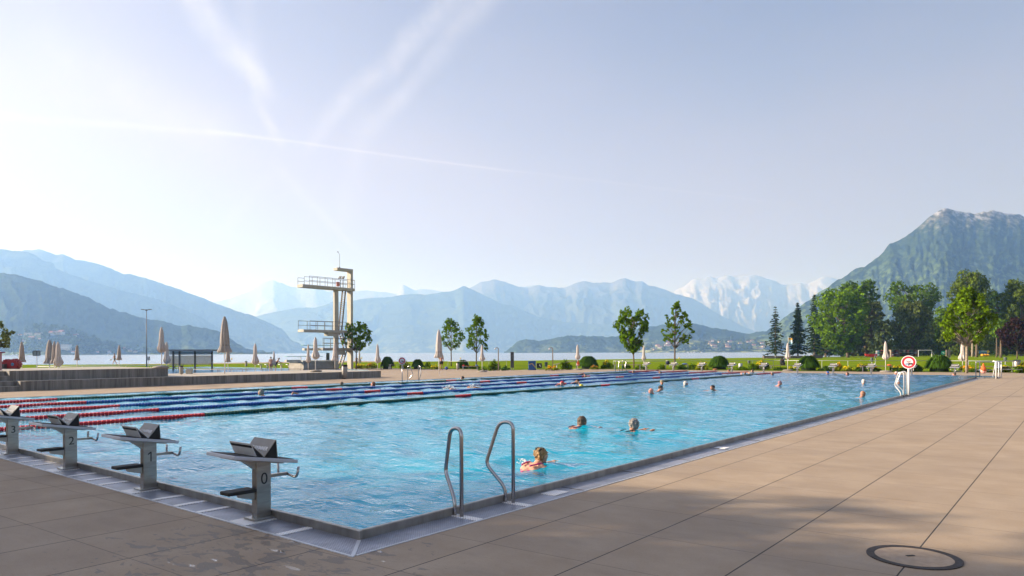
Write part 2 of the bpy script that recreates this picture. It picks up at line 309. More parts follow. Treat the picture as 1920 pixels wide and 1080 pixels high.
# ------------------------------------------------------------------ mesh helpers
class MB:
    def __init__(s): s.v = []; s.f = []; s.m = []
    def add(s, vs, fs, mi=0):
        o = len(s.v); s.v += [tuple(p) for p in vs]; s.f += [tuple(i + o for i in f) for f in fs]; s.m += [mi] * len(fs); return s
    def box(s, c, d, rz=0, mi=0, M=None):
        x, y, z = [k / 2 for k in d]; vs = [Vector((a * x, b * y, e * z)) for e in (-1, 1) for b in (-1, 1) for a in (-1, 1)]
        Q = M if M is not None else Matrix.Rotation(rz, 4, 'Z')
        vs = [Q @ p + Vector(c) for p in vs]
        return s.add(vs, [(0, 2, 3, 1), (4, 5, 7, 6), (0, 1, 5, 4), (2, 6, 7, 3), (0, 4, 6, 2), (1, 3, 7, 5)], mi)
    def bar(s, a, b, wd, th, mi=0):     # rectangular bar from a to b
        a = Vector(a); b = Vector(b); d = b - a; L = d.length
        q = d.to_track_quat('X', 'Z').to_matrix().to_4x4()
        return s.box((a + b) / 2, (L, wd, th), M=q, mi=mi)
    def prism(s, poly, axis, a, b, mi=0):   # polygon in the plane normal to axis, from a to b
        n = len(poly)
        def P(u, v, t): return {'x': (t, u, v), 'y': (u, t, v), 'z': (u, v, t)}[axis]
        vs = [P(u, v, a) for u, v in poly] + [P(u, v, b) for u, v in poly]
        fs = [tuple(range(n))[::-1], tuple(range(n, 2 * n))] + [(i, (i + 1) % n, n + (i + 1) % n, n + i) for i in range(n)]
        return s.add(vs, fs, mi)
    def tube(s, pts, r, n=8, mi=0, caps=True):
        pts = [Vector(p) for p in pts]; rs = r if isinstance(r, (list, tuple)) else [r] * len(pts)
        up = None; vs = []
        for i, p in enumerate(pts):
            t = (pts[min(i + 1, len(pts) - 1)] - pts[max(i - 1, 0)]).normalized()
            if up is None:
                up = t.orthogonal().normalized()
            up = (up - t * up.dot(t))
            up = up.normalized() if up.length > 1e-6 else t.orthogonal().normalized()
            sd = t.cross(up)
            for k in range(n):
                a = 2 * PI * k / n; vs.append(p + (up * math.cos(a) + sd * math.sin(a)) * rs[i])
        fs = []
        for i in range(len(pts) - 1):
            for k in range(n):
                a = i * n + k; b = i * n + (k + 1) % n; fs.append((a, b, b + n, a + n))
        if caps: fs.append(tuple(range(n))[::-1]); fs.append(tuple(range((len(pts) - 1) * n, len(pts) * n)))
        return s.add(vs, fs, mi)
    def lathe(s, prof, c=(0, 0, 0), n=16, mi=0, mod=None, cap=True):
        vs = []
        for j, (r, z) in enumerate(prof):
            for k in range(n):
                a = 2 * PI * k / n; rr, ox, oy = (r, 0, 0) if mod is None else mod(r, z, a, j)
                vs.append((c[0] + rr * math.cos(a) + ox, c[1] + rr * math.sin(a) + oy, c[2] + z))
        fs = [(j * n + k, j * n + (k + 1) % n, (j + 1) * n + (k + 1) % n, (j + 1) * n + k) for j in range(len(prof) - 1) for k in range(n)]
        if cap: fs += [tuple(range(n))[::-1], tuple(range((len(prof) - 1) * n, len(prof) * n))]
        return s.add(vs, fs, mi)
    def ell(s, c, r, M=None, nu=14, nv=9, mi=0):
        vs = [Vector((0, 0, -r[2]))]
        for j in range(1, nv):
            a = PI * j / nv - PI / 2
            for k in range(nu):
                b = 2 * PI * k / nu; vs.append(Vector((r[0] * math.cos(a) * math.cos(b), r[1] * math.cos(a) * math.sin(b), r[2] * math.sin(a))))
        vs.append(Vector((0, 0, r[2])))
        fs = [(0, 1 + (k + 1) % nu, 1 + k) for k in range(nu)]
        for j in range(nv - 2):
            for k in range(nu): fs.append((1 + j * nu + k, 1 + j * nu + (k + 1) % nu, 1 + (j + 1) * nu + (k + 1) % nu, 1 + (j + 1) * nu + k))
        L = len(vs) - 1; o = 1 + (nv - 2) * nu
        fs += [(o + k, o + (k + 1) % nu, L) for k in range(nu)]
        if M is not None: vs = [M @ p for p in vs]
        return s.add([p + Vector(c) for p in vs], fs, mi)
    def cap(s, a, b, ra, rb, mi=0):     # tapered capsule
        a = Vector(a); b = Vector(b); d = (b - a).normalized()
        pts = []; rs = []
        for t in (-1, -0.8, -0.45, 0): pts.append(a + d * ra * t); rs.append(max(0.001, ra * math.sqrt(max(0, 1 - t * t))))
        for t in (0, 0.45, 0.8, 1): pts.append(b + d * rb * t); rs.append(max(0.001, rb * math.sqrt(max(0, 1 - t * t))))
        return s.tube(pts, rs, 10, mi)
    def mesh(s, name, mats, smooth=False):
        me = bpy.data.meshes.new(name); me.from_pydata(s.v, [], s.f)
        for m in (mats if isinstance(mats, (list, tuple)) else [mats]): me.materials.append(m)
        if any(s.m): me.polygons.foreach_set('material_index', s.m)
        if smooth: me.polygons.foreach_set('use_smooth', [True] * len(s.f))
        me.update(); return me
    def build(s, name, mats, parent=None, smooth=False, loc=(0, 0, 0), rz=0):
        return obj(name, s.mesh(name, mats, smooth), parent, loc, rz)

def obj(name, me, parent=None, loc=(0, 0, 0), rz=0):
    o = bpy.data.objects.new(name, me); COL.objects.link(o)
    if parent is not None: o.parent = parent
    o.location = loc; o.rotation_euler = (0, 0, rz); return o
def tag(o, label, cat, group=None):
    o['label'] = label; o['category'] = cat
    if group: o['group'] = group
    return o
def thing(name, label, cat, loc=(0, 0, 0), rz=0, group=None):
    return tag(obj(name, None, None, loc, rz), label, cat, group)
def struct(o, kind='structure'): o['kind'] = kind; return o
def bevel(o, w_=0.004, seg=2, ang=35):
    m = o.modifiers.new('bevel', 'BEVEL'); m.width = w_; m.segments = seg; m.limit_method = 'ANGLE'; m.angle_limit = R(ang); return o
def dup(root, loc=None, rz=None, label=None):
    def cp(o, par):
        c = o.copy(); COL.objects.link(c); c.parent = par
        for ch in [k for k in KIDS.get(o.name, [])]: cp(ch, c)
        return c
    KIDS = {}
    for o in COL.objects:
        if o.parent is not None: KIDS.setdefault(o.parent.name, []).append(o)
    r = cp(root, None)
    if loc is not None: r.location = loc
    if rz is not None: r.rotation_euler = (0, 0, rz)
    if label: r['label'] = label
    return r
def fillet(pts, r, n=6):
    pts = [Vector(p) for p in pts]; out = [pts[0]]
    for i in range(1, len(pts) - 1):
        a, b, c = pts[i - 1], pts[i], pts[i + 1]; u = (a - b); v = (c - b)
        rr = min(r, u.length * 0.49, v.length * 0.49); p = b + u.normalized() * rr; q = b + v.normalized() * rr
        for k in range(n + 1):
            t = k / n; out.append(p * (1 - t) ** 2 + b * 2 * t * (1 - t) + q * t * t)
    out.append(pts[-1]); return out
def textmesh(txt, size, m, bold=0.0):
    cu = bpy.data.curves.new('lettering', 'FONT'); cu.body = txt; cu.size = size; cu.extrude = 0.0012; cu.offset = bold
    cu.align_x = 'CENTER'; cu.align_y = 'CENTER'
    o = bpy.data.objects.new('lettering_tmp', cu); COL.objects.link(o)
    me = bpy.data.meshes.new_from_object(o.evaluated_get(bpy.context.evaluated_depsgraph_get()))
    bpy.data.objects.remove(o); bpy.data.curves.remove(cu)
    me.materials.clear(); me.materials.append(m); me.name = 'lettering'; return me
def remesh(mb, name, m, voxel, smooth=2, parent=None, fn=None):
    me = mb.mesh(name, m); o = bpy.data.objects.new(name + '_tmp', me); COL.objects.link(o)
    k = o.modifiers.new('r', 'REMESH'); k.mode = 'VOXEL'; k.voxel_size = voxel
    if smooth:
        q = o.modifiers.new('s', 'SMOOTH'); q.iterations = smooth; q.factor = 0.5
    dg = bpy.context.evaluated_depsgraph_get(); dg.update()
    me2 = bpy.data.meshes.new_from_object(o.evaluated_get(dg)); bpy.data.objects.remove(o)
    me2.name = name
    if not me2.materials: me2.materials.append(m)
    if fn:
        for v_ in me2.vertices: v_.co = fn(v_.co)
    me2.polygons.foreach_set('use_smooth', [True] * len(me2.polygons)); me2.update()
    return obj(name, me2, parent)
rnd = random.Random(7)
def sheet(name, x0, x1, y0, y1, step, m, holes=(), zf=lambda x, y: 0.0, extra_x=(), extra_y=(), inside=None):
    xs = list(np.arange(x0, x1 + step / 2, step)) + list(extra_x); ys = list(np.arange(y0, y1 + step / 2, step)) + list(extra_y)
    for h in holes: xs += [h[0], h[1]]; ys += [h[2], h[3]]
    xs = sorted(set(round(float(a), 4) for a in xs)); ys = sorted(set(round(float(a), 4) for a in ys))
    mb = MB(); idx = {}
    def vi(i, j):
        if (i, j) not in idx: idx[(i, j)] = len(mb.v); mb.v.append((xs[i], ys[j], zf(xs[i], ys[j])))
        return idx[(i, j)]
    for i in range(len(xs) - 1):
        for j in range(len(ys) - 1):
            mx, my = (xs[i] + xs[i + 1]) / 2, (ys[j] + ys[j + 1]) / 2
            if any(h[0] < mx < h[1] and h[2] < my < h[3] for h in holes): continue
            if inside and not inside(mx, my): continue
            mb.f.append((vi(i, j), vi(i + 1, j), vi(i + 1, j + 1), vi(i, j + 1))); mb.m.append(0)
    return mb.build(name, m)

# ------------------------------------------------------------------ ground, pools, lake
POOL = (-25.27, 0.0, 0.0, 50.0); G = 0.40; REC = (0.0, 1.0, 46.9, 49.8); WZ = 0.070
P2 = (-98.0, -60.0, 18.0, 50.0)
deck = sheet('paved_deck', -140, 70, -40, 110, 2.5, mat_deck(), holes=[(POOL[0] - G, POOL[1] + G, POOL[2] - G, POOL[3] + G), (G, REC[1] + .08, REC[2] - .08, REC[3] + .08), P2], zf=hgt)
struct(deck)
# pool basin
def basin(name, p, top, bot, m):
    x0, x1, y0, y1 = p; mb = MB()
    mb.add([(x0, y0, bot), (x1, y0, bot), (x1, y1, bot), (x0, y1, bot), (x0, y0, top), (x1, y0, top), (x1, y1, top), (x0, y1, top)],
           [(0, 1, 2, 3), (0, 4, 5, 1), (1, 5, 6, 2), (2, 6, 7, 3), (3, 7, 4, 0)])
    return struct(mb.build(name, m))
BAS = mat('basin_lining', (0.30, 0.62, 0.70), 0.4, 0.1, 0.05)
basin('pool_basin', POOL, WZ, -1.9, BAS)
basin('stair_recess', (REC[0] + .001, REC[1], REC[2], REC[3]), WZ, -0.9, BAS)
basin('leisure_pool_basin', P2, -0.36, -0.85, BAS)

# swimmers: photo column, photo waterline, heading (rad, 0 = along +Y), options
SW = [
 dict(p=(1088, 803), h=-0.25, hair='short', hm=HBROWN, sk=1, arm='fwd', suit=(0.10, 0.01, 0.09), big=1, lab='person swimming with brown bobbed hair and a dark purple swimsuit'),
 dict(p=(1186, 808), h=-0.30, hair='curly', hm=HGREY, sk=1, arm='fwd', suit=(0.012, 0.012, 0.02), big=1, low=1, lab='person swimming with curly grey hair and low shoulders, right of the purple swimsuit'),
 dict(p=(1010, 873), h=-0.12, hair='bun', hm=HBLOND, sk=0, arm='fwd', suit=(0.55, 0.02, 0.16), big=2, lab='person in a pink swimsuit with blond pinned-up hair, nearest in the pool'),
 dict(p=(1236, 734), h=-1.2, hair='cap', hm=HBLACK, sk=1, arm='low', lab='person with black hair and bare back between the sun hat and the bald swimmer'),
 dict(p=(1241, 722.5), h=-2.6, hair='hat', hm=mat('olive_sun_hat', (0.25, 0.22, 0.14), 0.9), sk=1, arm='low', lab='person in the water wearing an olive sun hat'),
 dict(p=(1223.5, 740), h=2.6, hair='bald', hm=None, sk=2, arm='fwd', lab='bald person swimming towards the near end beside a small splash'),
 dict(p=(1283.5, 723), h=-0.9, hair='short', hm=HWHITE, sk=2, arm='none', lab='person with short white hair right of the green rope marker'),
 dict(p=(1338.7, 733), h=2.5, hair='cap', hm=HBLACK, sk=1, arm='out', lab='person with black hair facing the camera, arms spread in mid pool'),
 dict(p=(1460, 724), h=-0.8, hair='cap', hm=mat('mauve_cap', (0.28, 0.16, 0.22), 0.5), sk=2, arm='low', lab='person in a mauve cap with sunburnt shoulders, alone in open water'),
 dict(p=(1618.5, 721), h=-0.3, hair='short', hm=HWHITE, sk=0, arm='low', lab='person with white hair and bare shoulders above the bald swimmer on the right'),
 dict(p=(1681, 722), h=-1.8, hair='cap', hm=mat('white_bathing_cap', (0.7, 0.68, 0.64), 0.5), sk=1, arm='low', lab='person in a white cap beside the far ladder on the right'),
 dict(p=(1615.5, 746), h=-0.5, hair='bald', hm=None, sk=1, arm='low', lab='bald person seen from behind on the right of the pool'),
 dict(p=(1590, 704), h=2.6, hair='short', hm=HBROWN, sk=2, arm='none', lab='person with brown hair near the far wall, right of the blue cap'),
 dict(p=(1682, 702.5), h=2.0, hair='cap', hm=mat('pink_bathing_cap', (0.7, 0.50, 0.46), 0.5), sk=2, arm='none', lab='person in a pale pink cap behind the round sign'),
 dict(p=(1791, 704), h=1.2, hair='short', hm=HBROWN, sk=2, arm='none', lab='person at the far right corner below the last starting block'),
 dict(p=(1553.5, 702), h=2.2, hair='cap', hm=mat('blue_bathing_cap', (0.01, 0.12, 0.50), 0.4), sk=1, arm='none', lab='person in a bright blue cap by the far wall'),
 dict(p=(1449, 703.5), h=2.8, hair='short', hm=HGREY, sk=1, arm='none', lab='grey-haired person beside the red end of the nearest rope'),
 dict(p=(1412, 699), h=2.6, hair='cap', hm=HBROWN, sk=0, arm='low', lab='person with raised hands near the far wall left of a starting block'),
 dict(p=(1368, 698), h=1.6, hair='cap', hm=HBROWN, sk=1, arm='low', lab='dark-haired person with bare shoulders at the far wall'),
 dict(p=(1189, 700), h=2.6, hair='cap', hm=HBROWN, sk=1, arm='none', lab='person at the far red end of the outermost rope'),
 dict(p=(1240, 700), h=2.6, hair='cap', hm=HBLACK, sk=1, arm='crawl', lab='person doing front crawl with one arm up near the far wall'),
 dict(p=(1397, 702), h=0.2, hair='cap', hm=HBROWN, sk=0, arm='back', lab='person on their back with bent arms by the far end of a rope'),
 dict(p=(869, 712), h=2.6, hair='cap', hm=HBLACK, sk=1, arm='none', lab='dark-haired person beyond the outermost rope'),
 dict(p=(702, 726), h=2.2, hair='short', hm=mat('auburn_hair', (0.20, 0.07, 0.04), 0.7), sk=2, arm='low', lab='person with auburn hair by the outermost rope, left of the round sign'),
 dict(p=(640, 724.5), h=0.5, hair='cap', hm=HBROWN, sk=1, arm='none', lab='brown-haired person between the far rope and the pool edge'),
 dict(p=(492, 743), h=2.2, hair='short', hm=HGREY, sk=1, arm='low', lab='grey-haired person in the second lane on the left'),
 dict(p=(551, 741), h=-0.6, hair='face', hm=HBROWN, sk=1, arm='crawl2', lab='person swimming face down, only back and arm showing, in the left lanes'),
 dict(p=(839, 730), h=-0.4, hair='face', hm=HBROWN, sk=1, arm='splash', lab='person doing butterfly in a burst of white splash'),
 dict(p=(884, 727), h=-0.4, hair='face', hm=HBROWN, sk=1, arm='splash', lab='person mostly hidden by white splash, right of the butterfly swimmer'),
 dict(p=(1056, 724), h=2.6, hair='cap', hm=mat('red_bathing_cap', (0.5, 0.04, 0.04), 0.4), sk=2, arm='crawl2', lab='person in a red cap face down by a rope in mid pool'),
 dict(p=(1092, 726), h=2.6, hair='cap', hm=mat('yellow_bathing_cap', (0.55, 0.5, 0.04), 0.4), sk=0, arm='crawl', lab='person in a yellow cap with a high bent arm in front crawl'),
 dict(p=(1085, 720), h=2.6, hair='cap', hm=HBLACK, sk=1, arm='crawl2', lab='dark-haired person swimming behind the yellow cap'),
 dict(p=(1100, 707), h=2.6, hair='face', hm=HBROWN, sk=0, arm='crawl', lab='person stretching an arm over the water in the far lanes'),
]
for q in SW:
    g_ = gp(q['p'][0], q['p'][1], WZ); q['x'], q['y'] = g_.x, g_.y
# water surface with swell, chop and the wakes of the swimmers
xs = np.arange(POOL[0], 0.0001, 0.11); xs[-1] = 0.0; ys = []
y_ = 0.0
while y_ < 50: ys.append(y_); y_ += 0.085 + y_ * 0.0035
ys.append(50.0); ys = np.array(ys)
X, Y = np.meshgrid(xs, ys, indexing='ij')
Z = np.zeros_like(X); rs_ = np.random.RandomState(3)
for k in range(26):
    lam = rs_.uniform(0.28, 1.5); an = rs_.normal(0.9, 0.75); ph = rs_.uniform(0, 6.28)
    kx, ky = math.cos(an) * 6.283 / lam, math.sin(an) * 6.283 / lam
    am = 0.0034 * (lam / 0.8) ** 0.9
    Z += am * np.sin(kx * X + ky * Y + ph + 0.8 * np.sin(X * 0.7 * rs_.uniform(.5, 1.5) + Y * 0.5 + ph))
for q in SW:
    d = np.hypot(X - q['x'], Y - q['y']); big = q.get('big', 0)
    Z += (0.022 + 0.010 * big) * np.cos(d * 7.5) * np.exp(-d * 1.15) * (d > 0.05)
    hx, hy = -math.sin(q['h']), math.cos(q['h'])            # wake behind the swimmer
    al = -((X - q['x']) * hx + (Y - q['y']) * hy); la = np.abs((X - q['x']) * hy - (Y - q['y']) * hx)
    Z += 0.024 * np.exp(-((la - 0.35 * al - 0.25) / 0.16) ** 2) * (al > -0.2) * np.exp(-np.maximum(al, 0) / 2.2)
Z = Z * np.clip(np.minimum(np.minimum(-X, X - POOL[0]), np.minimum(Y, 50 - Y)) / 0.35, 0.15, 1) + WZ
nx, ny = X.shape
V = np.stack([X, Y, Z], -1).reshape(-1, 3)
I = (np.arange(nx - 1)[:, None] * ny + np.arange(ny - 1)[None, :]).reshape(-1)
Fc = np.stack([I, I + ny, I + ny + 1, I + 1], -1)
me = bpy.data.meshes.new('pool_water'); me.from_pydata(V.tolist(), [], Fc.tolist())
WATER = mat_water('pool_water', (0.0, 0.54, 0.78), (0.15, 0.88, 0.98), 6.5, 0.034, 0.03, 0.45, dark=(0.0, 0.36, 0.62), deep=(0.0, 0.17, 0.42))
me.materials.append(WATER); me.polygons.foreach_set('use_smooth', [True] * len(me.polygons))
struct(obj('pool_water', me))
mb = MB(); mb.add([(0, REC[2], WZ), (REC[1], REC[2], WZ), (REC[1], REC[3], WZ), (0, REC[3], WZ)], [(0, 1, 2, 3)]); struct(mb.build('recess_water', WATER))
mb = MB(); mb.add([(P2[0], P2[2], -.37), (P2[1], P2[2], -.37), (P2[1], P2[3], -.37), (P2[0], P2[3], -.37)], [(0, 1, 2, 3)]); struct(mb.build('leisure_pool_water', WATER))

# raised steel rim, grating and its edging
RIM = mat('rim_steel', (0.30, 0.285, 0.265), 0.36, 0.75, 0.22, 3, 0.2, 30, stretch=(2, 2, .6))
mb = MB(); x0, x1, y0, y1 = POOL; t_ = 0.045; zt = 0.082
mb.box(((x0 + x1) / 2, -t_ / 2, (zt - .12) / 2), (x1 - x0 + 2 * t_, t_, zt + .12))
mb.box(((x0 + x1) / 2, 50 + t_ / 2, (zt - .12) / 2), (x1 - x0 + 2 * t_, t_, zt + .12))
mb.box((x0 - t_ / 2, 25, (zt - .12) / 2), (t_, 50, zt + .12))
mb.box((t_ / 2, REC[2] / 2, (zt - .12) / 2), (t_, REC[2], zt + .12))
mb.box((t_ / 2, (REC[3] + 50) / 2, (zt - .12) / 2), (t_, 50 - REC[3], zt + .12))
mb.box((REC[1] + t_ / 2, (REC[2] + REC[3]) / 2, (zt - .12) / 2), (t_, REC[3] - REC[2] + 2 * t_, zt + .12))
mb.box((REC[1] / 2 + t_ / 2, REC[2] - t_ / 2, (zt - .12) / 2), (REC[1] - t_, t_, zt + .12))
mb.box((REC[1] / 2 + t_ / 2, REC[3] + t_ / 2, (zt - .12) / 2), (REC[1] - t_, t_, zt + .12))
rim = mb.build('pool_rim', RIM); struct(rim); bevel(rim, 0.008, 3)
GR = mat_grating(); e_ = 0.045
mb = MB()
def rect(mb, a, b, c, d, z=0.0, mi=0): mb.add([(a, c, z), (b, c, z), (b, d, z), (a, d, z)], [(0, 1, 2, 3)], mi)
rect(mb, x0 - G, x1 + G, -G - .02, -e_); rect(mb, x0 - G, x1 + G, 50 + e_, 50 + G)
rect(mb, x0 - G, x0 - e_, -e_, 50 + e_); rect(mb, e_, G, -e_, REC[2] - e_); rect(mb, e_, G, REC[3] + e_, 50 + e_)
struct(mb.build('gutter_grating', GR))
EDGE = mat('edging_strip', (0.52, 0.53, 0.56), 0.4, 0.2, 0.05)
def mat_dots():
    m = bpy.data.materials.new('dotted_strip'); m.use_nodes = True; t = NT(m.node_tree); b = t.N['Principled BSDF']
    P = t.n('ShaderNodeTexCoord').outputs['Object']; x, y, z = t.sep(P)
    hx = t.m('SUBTRACT', t.m('FRACT', t.m('MULTIPLY', t.m('ADD', x, y), 30.0)), 0.5); hy = t.m('SUBTRACT', t.m('FRACT', t.m('MULTIPLY', t.m('SUBTRACT', x, y), 30.0)), 0.5)
    hole = t.m('SUBTRACT', 1.0, t.ramp(t.m('ADD', t.m('MULTIPLY', hx, hx), t.m('MULTIPLY', hy, hy)), 0.03, 0.06))
    t.L.new(t.mix(hole, (0.82, 0.79, 0.76), (0.34, 0.34, 0.36)), b.inputs['Base Color']); b.inputs['Roughness'].default_value = 0.4; return m
DOT = mat_dots()
mb = MB()
mb.box(((x0 + x1) / 2, -G - .012, .003), (x1 - x0 + 2 * G + .05, .026, .008)); mb.box(((x0 + x1) / 2, 50 + G + .012, .003), (x1 - x0 + 2 * G, .026, .008))
mb.box((x1 + G + .012, 25 - G / 2 - .04, .003), (.022, 50 + G - 3.2 , .008)) if False else mb.box((x1 + G + .012, REC[2] / 2 - G / 2, .003), (.022, REC[2] + G - .05, .008))
mb.box((x0 - G - .012, 25, .003), (.026, 50 + 2 * G, .008))
mb.bar((0.055, -0.055, .003), (G, -G, .003), .035, .007)
struct(mb.build('gutter_edging', EDGE))
mb = MB()
for k in range(10):
    o_ = -2.5 * k
    for dx, wd in ((-0.68, .085), (-2.16, .085), (-2.66, .085), (-1.385, .30)): mb.box((o_ + dx, -.222, .0035), (wd, .345, .007))
for y_ in (1.18, 2.0): mb.box((.222, y_, .0035), (.345, .10, .007))
struct(mb.build('dotted_strips', DOT))
mb = MB()
for y_ in np.arange(3.1, 46, 1.5): mb.box((.222, float(y_), .002), (.345, .007, .006))
struct(mb.build('grating_joints', DARK))
tag(MB().box((0, 0, 0), (.20, .30, .006)).build('access_cover', DOT, loc=(.20, 2.75, .004)), 'small pale dotted cover let into the gutter right of the near ladder', 'cover')
tag(MB().box((0, 0, 0), (.20, .22, .006)).build('access_cover', WHITE, loc=(.20, 7.75, .004)), 'white square plate on the gutter well past the near ladder', 'cover')

# raised terraces of board-marked concrete left of the pool
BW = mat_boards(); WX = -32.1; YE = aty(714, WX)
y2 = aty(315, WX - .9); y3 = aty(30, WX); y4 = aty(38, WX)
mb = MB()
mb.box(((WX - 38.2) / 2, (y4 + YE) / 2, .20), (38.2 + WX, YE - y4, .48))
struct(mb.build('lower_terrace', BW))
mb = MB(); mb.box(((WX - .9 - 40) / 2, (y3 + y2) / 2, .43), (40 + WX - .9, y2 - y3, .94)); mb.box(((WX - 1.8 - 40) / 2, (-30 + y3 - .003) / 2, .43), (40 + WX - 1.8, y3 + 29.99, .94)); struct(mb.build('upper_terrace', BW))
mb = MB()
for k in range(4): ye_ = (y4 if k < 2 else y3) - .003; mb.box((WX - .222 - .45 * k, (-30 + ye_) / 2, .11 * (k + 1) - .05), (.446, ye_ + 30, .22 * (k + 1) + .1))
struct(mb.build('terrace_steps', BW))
mb = MB()
for k in range(2): mb.box((WX + .004, aty(603, WX) + .85 * k, .20), (.012, .8, .40))
tag(mb.build('wall_hatch', mat('access_panel_grey', (0.20, 0.195, 0.185), 0.7)), 'pair of square grey access panels in the concrete wall left of the steel bin', 'panel')

# lawn: near edge and shore traced on the ground
def interp(tab, x):
    xs_, ys_ = zip(*tab); return float(np.interp(x, xs_, ys_))
NEAR = [(-400, 695), (0, 693.5), (350, 692), (560, 690.5), (700, 690.5), (830, 692), (960, 693.5), (1100, 692), (1200, 693), (1300, 694), (1500, 696), (1700, 697.5), (1920, 699), (2500, 705)]
SHORE = [(-400, 687), (0, 684.2), (350, 683.2), (700, 679), (1000, 676), (1150, 673.8), (1440, 670.6), (1585, 669.0)]
mb = MB(); cols = list(range(-400, 2501, 20)); NR = 40
for i, px in enumerate(cols):
    a = gpt(px, interp(NEAR, px)); da = depth(a)
    db = depth(gpt(px, interp(SHORE, min(px, 1585)))) + max(0, px - 1585) * 6.0
    db = min(db, 900)
    for j in range(NR):
        d = da + (db - da) * (j / (NR - 1)) ** 1.6
        p = at(px, 700, d); mb.v.append((p.x, p.y, hgt(p.x, p.y) + 0.02 + (0.0 if j < 2 else 0.05 * (noise.noise(Vector((p.x * .05, p.y * .05, 0))) + .4)) * (1 if px > 1250 else .4)))
    p = at(px, 700, db + 1.5); mb.v.append((p.x, p.y, -2.2))
n_ = NR + 1
for i in range(len(cols) - 1):
    for j in range(NR): mb.f.append((i * n_ + j, (i + 1) * n_ + j, (i + 1) * n_ + j + 1, i * n_ + j + 1)); mb.m.append(0)
struct(mb.build('lawn', mat_lawn(), smooth=True))

def mat_lake():
    return mat_water('lake_water', (0.045, 0.085, 0.10), (0, 0, 0), 0.75, 0.095, 0.20, 0.0, dark=(0.055, 0.11, 0.125))
mb = MB(); r0, r1 = 112, 30000
a_ = [at(px, 700, d) for d in (r0, r1) for px in (-2600, 3600)]
mb.add([(a_[0].x, a_[0].y, -1.0), (a_[1].x, a_[1].y, -1.0), (a_[3].x, a_[3].y, -1.0), (a_[2].x, a_[2].y, -1.0)], [(0, 1, 2, 3)])
struct(mb.build('lake', mat_lake()))
mb = MB(); mb.add([(-60000, -60000, -2.6), (60000, -60000, -2.6), (60000, 60000, -2.6), (-60000, 60000, -2.6)], [(0, 1, 2, 3)])
struct(mb.build('ground', mat('earth', (0.10, 0.12, 0.06), 0.95, 0, 0.2, 0.01)))
mb = MB(); mb.box((0, 0, -.55), (3, 3, 1)) if False else None

# ------------------------------------------------------------------ mountains
TERR = {}
def ridge(name, pts, D, m, run=1.7, step=4, rows=36, gul=0.16, gf=1.0, rough=0.02, foot=-2.0, prof=1.15, jag=0.0, jf=0.02, seed=0):
    mb = MB(); x0, x1 = pts[0][0], pts[-1][0]; cols = np.arange(x0, x1 + step, step)
    xs_, ys_ = zip(*pts); n_ = rows + 2
    for i, px in enumerate(cols):
        py = float(np.interp(px, xs_, ys_)); c = at(px, py, D); H = max(c.z - foot, 6)
        ux, uy = (CX - c.x), (CY - c.y); L = math.hypot(ux, uy); ux, uy = ux / L, uy / L
        s = px / 1326 * D
        hj = jag * (noise.noise(Vector((s * jf, seed, 0))) + .5 * noise.noise(Vector((s * jf * 3.1, seed, 4)))) if jag else 0
        mb.v.append((c.x - ux * H * 1.2, c.y - uy * H * 1.2, foot))
        for j in range(rows + 1):
            v = j / rows; r_ = v ** 1.1 * H * run
            base = H * (1 - v ** (1 / prof)) if False else H * (1 - v) ** prof
            k = gf * 4.2 / max(H, 60)
            q = Vector((s * k + 0.9 * noise.noise(Vector((s * k * .5, v * 2.6, seed))) + v * 2.0, v * 5.2 + seed, seed * 3.1))
            g = (1 - abs(noise.noise(q)) * 2.2) + 0.45 * (1 - abs(noise.noise(q * 2.3)) * 2.2) + 0.22 * (1 - abs(noise.noise(q * 5.1)) * 2.2)
            env = min(1, v * 3.5) * (1 - v ** 3)
            z = base + (g - 0.75) * gul * .62 * H * env + hj * (1 if j == 0 else min(1, .3 + v)) * (1 - v)
            if rough: z += rough * H * env * noise.noise(Vector((s * k * 14, v * 40, seed)))
            mb.v.append((c.x + ux * r_ + (g - .75) * gul * .62 * H * env * 0.3 * ux, c.y + uy * r_, foot + max(z, -1 if v > .99 else 0.5 * (1 - v))))
    for i in range(len(cols) - 1):
        for j in range(n_ - 1): mb.f.append((i * n_ + j, i * n_ + j + 1, (i + 1) * n_ + j + 1, (i + 1) * n_ + j)); mb.m.append(0)
    o = mb.build(name, m, smooth=True); struct(o); TERR[name] = o
    return o
FOR = ((0.022, 0.040, 0.014), (0.045, 0.075, 0.022)); MEAD = ((0.13, 0.16, 0.06), 90.0)
mf = mat_mountain('wooded_slope', *FOR, rock=(0.2, 0.2, 0.18), sc=0.006, meadow=((0.10, 0.13, 0.05), 60), foot=5)
mfar = mat_mountain('distant_slope', (0.035, 0.055, 0.035), (0.08, 0.11, 0.05), (0.13, 0.13, 0.125), sc=0.0024, rockline=620, meadow=((0.15, 0.17, 0.08), 160), foot=20)
mfar2 = mat_mountain('distant_snow_flecked_slope', (0.05, 0.065, 0.05), (0.08, 0.095, 0.065), (0.12, 0.12, 0.12), snowline=910, snow=500, sc=0.0022, rockline=560, meadow=((0.16, 0.18, 0.09), 220), foot=20)
msnow = mat_mountain('snowy_alps', (0.13, 0.14, 0.15), (0.18, 0.18, 0.18), (0.21, 0.21, 0.215), snowline=600, snow=900, sc=0.002, rockline=350)
mpyr = mat_mountain('pyramid_mountain', (0.014, 0.026, 0.016), (0.045, 0.072, 0.028), (0.22, 0.19, 0.165), snowline=475, snow=170, sc=0.010, rockline=410, meadow=((0.085, 0.125, 0.035), 170), foot=210)
mhill = mat_mountain('meadow_hill', *FOR, rock=(0.2, 0.2, 0.18), sc=0.005, meadow=((0.27, 0.29, 0.09), 70), foot=3)
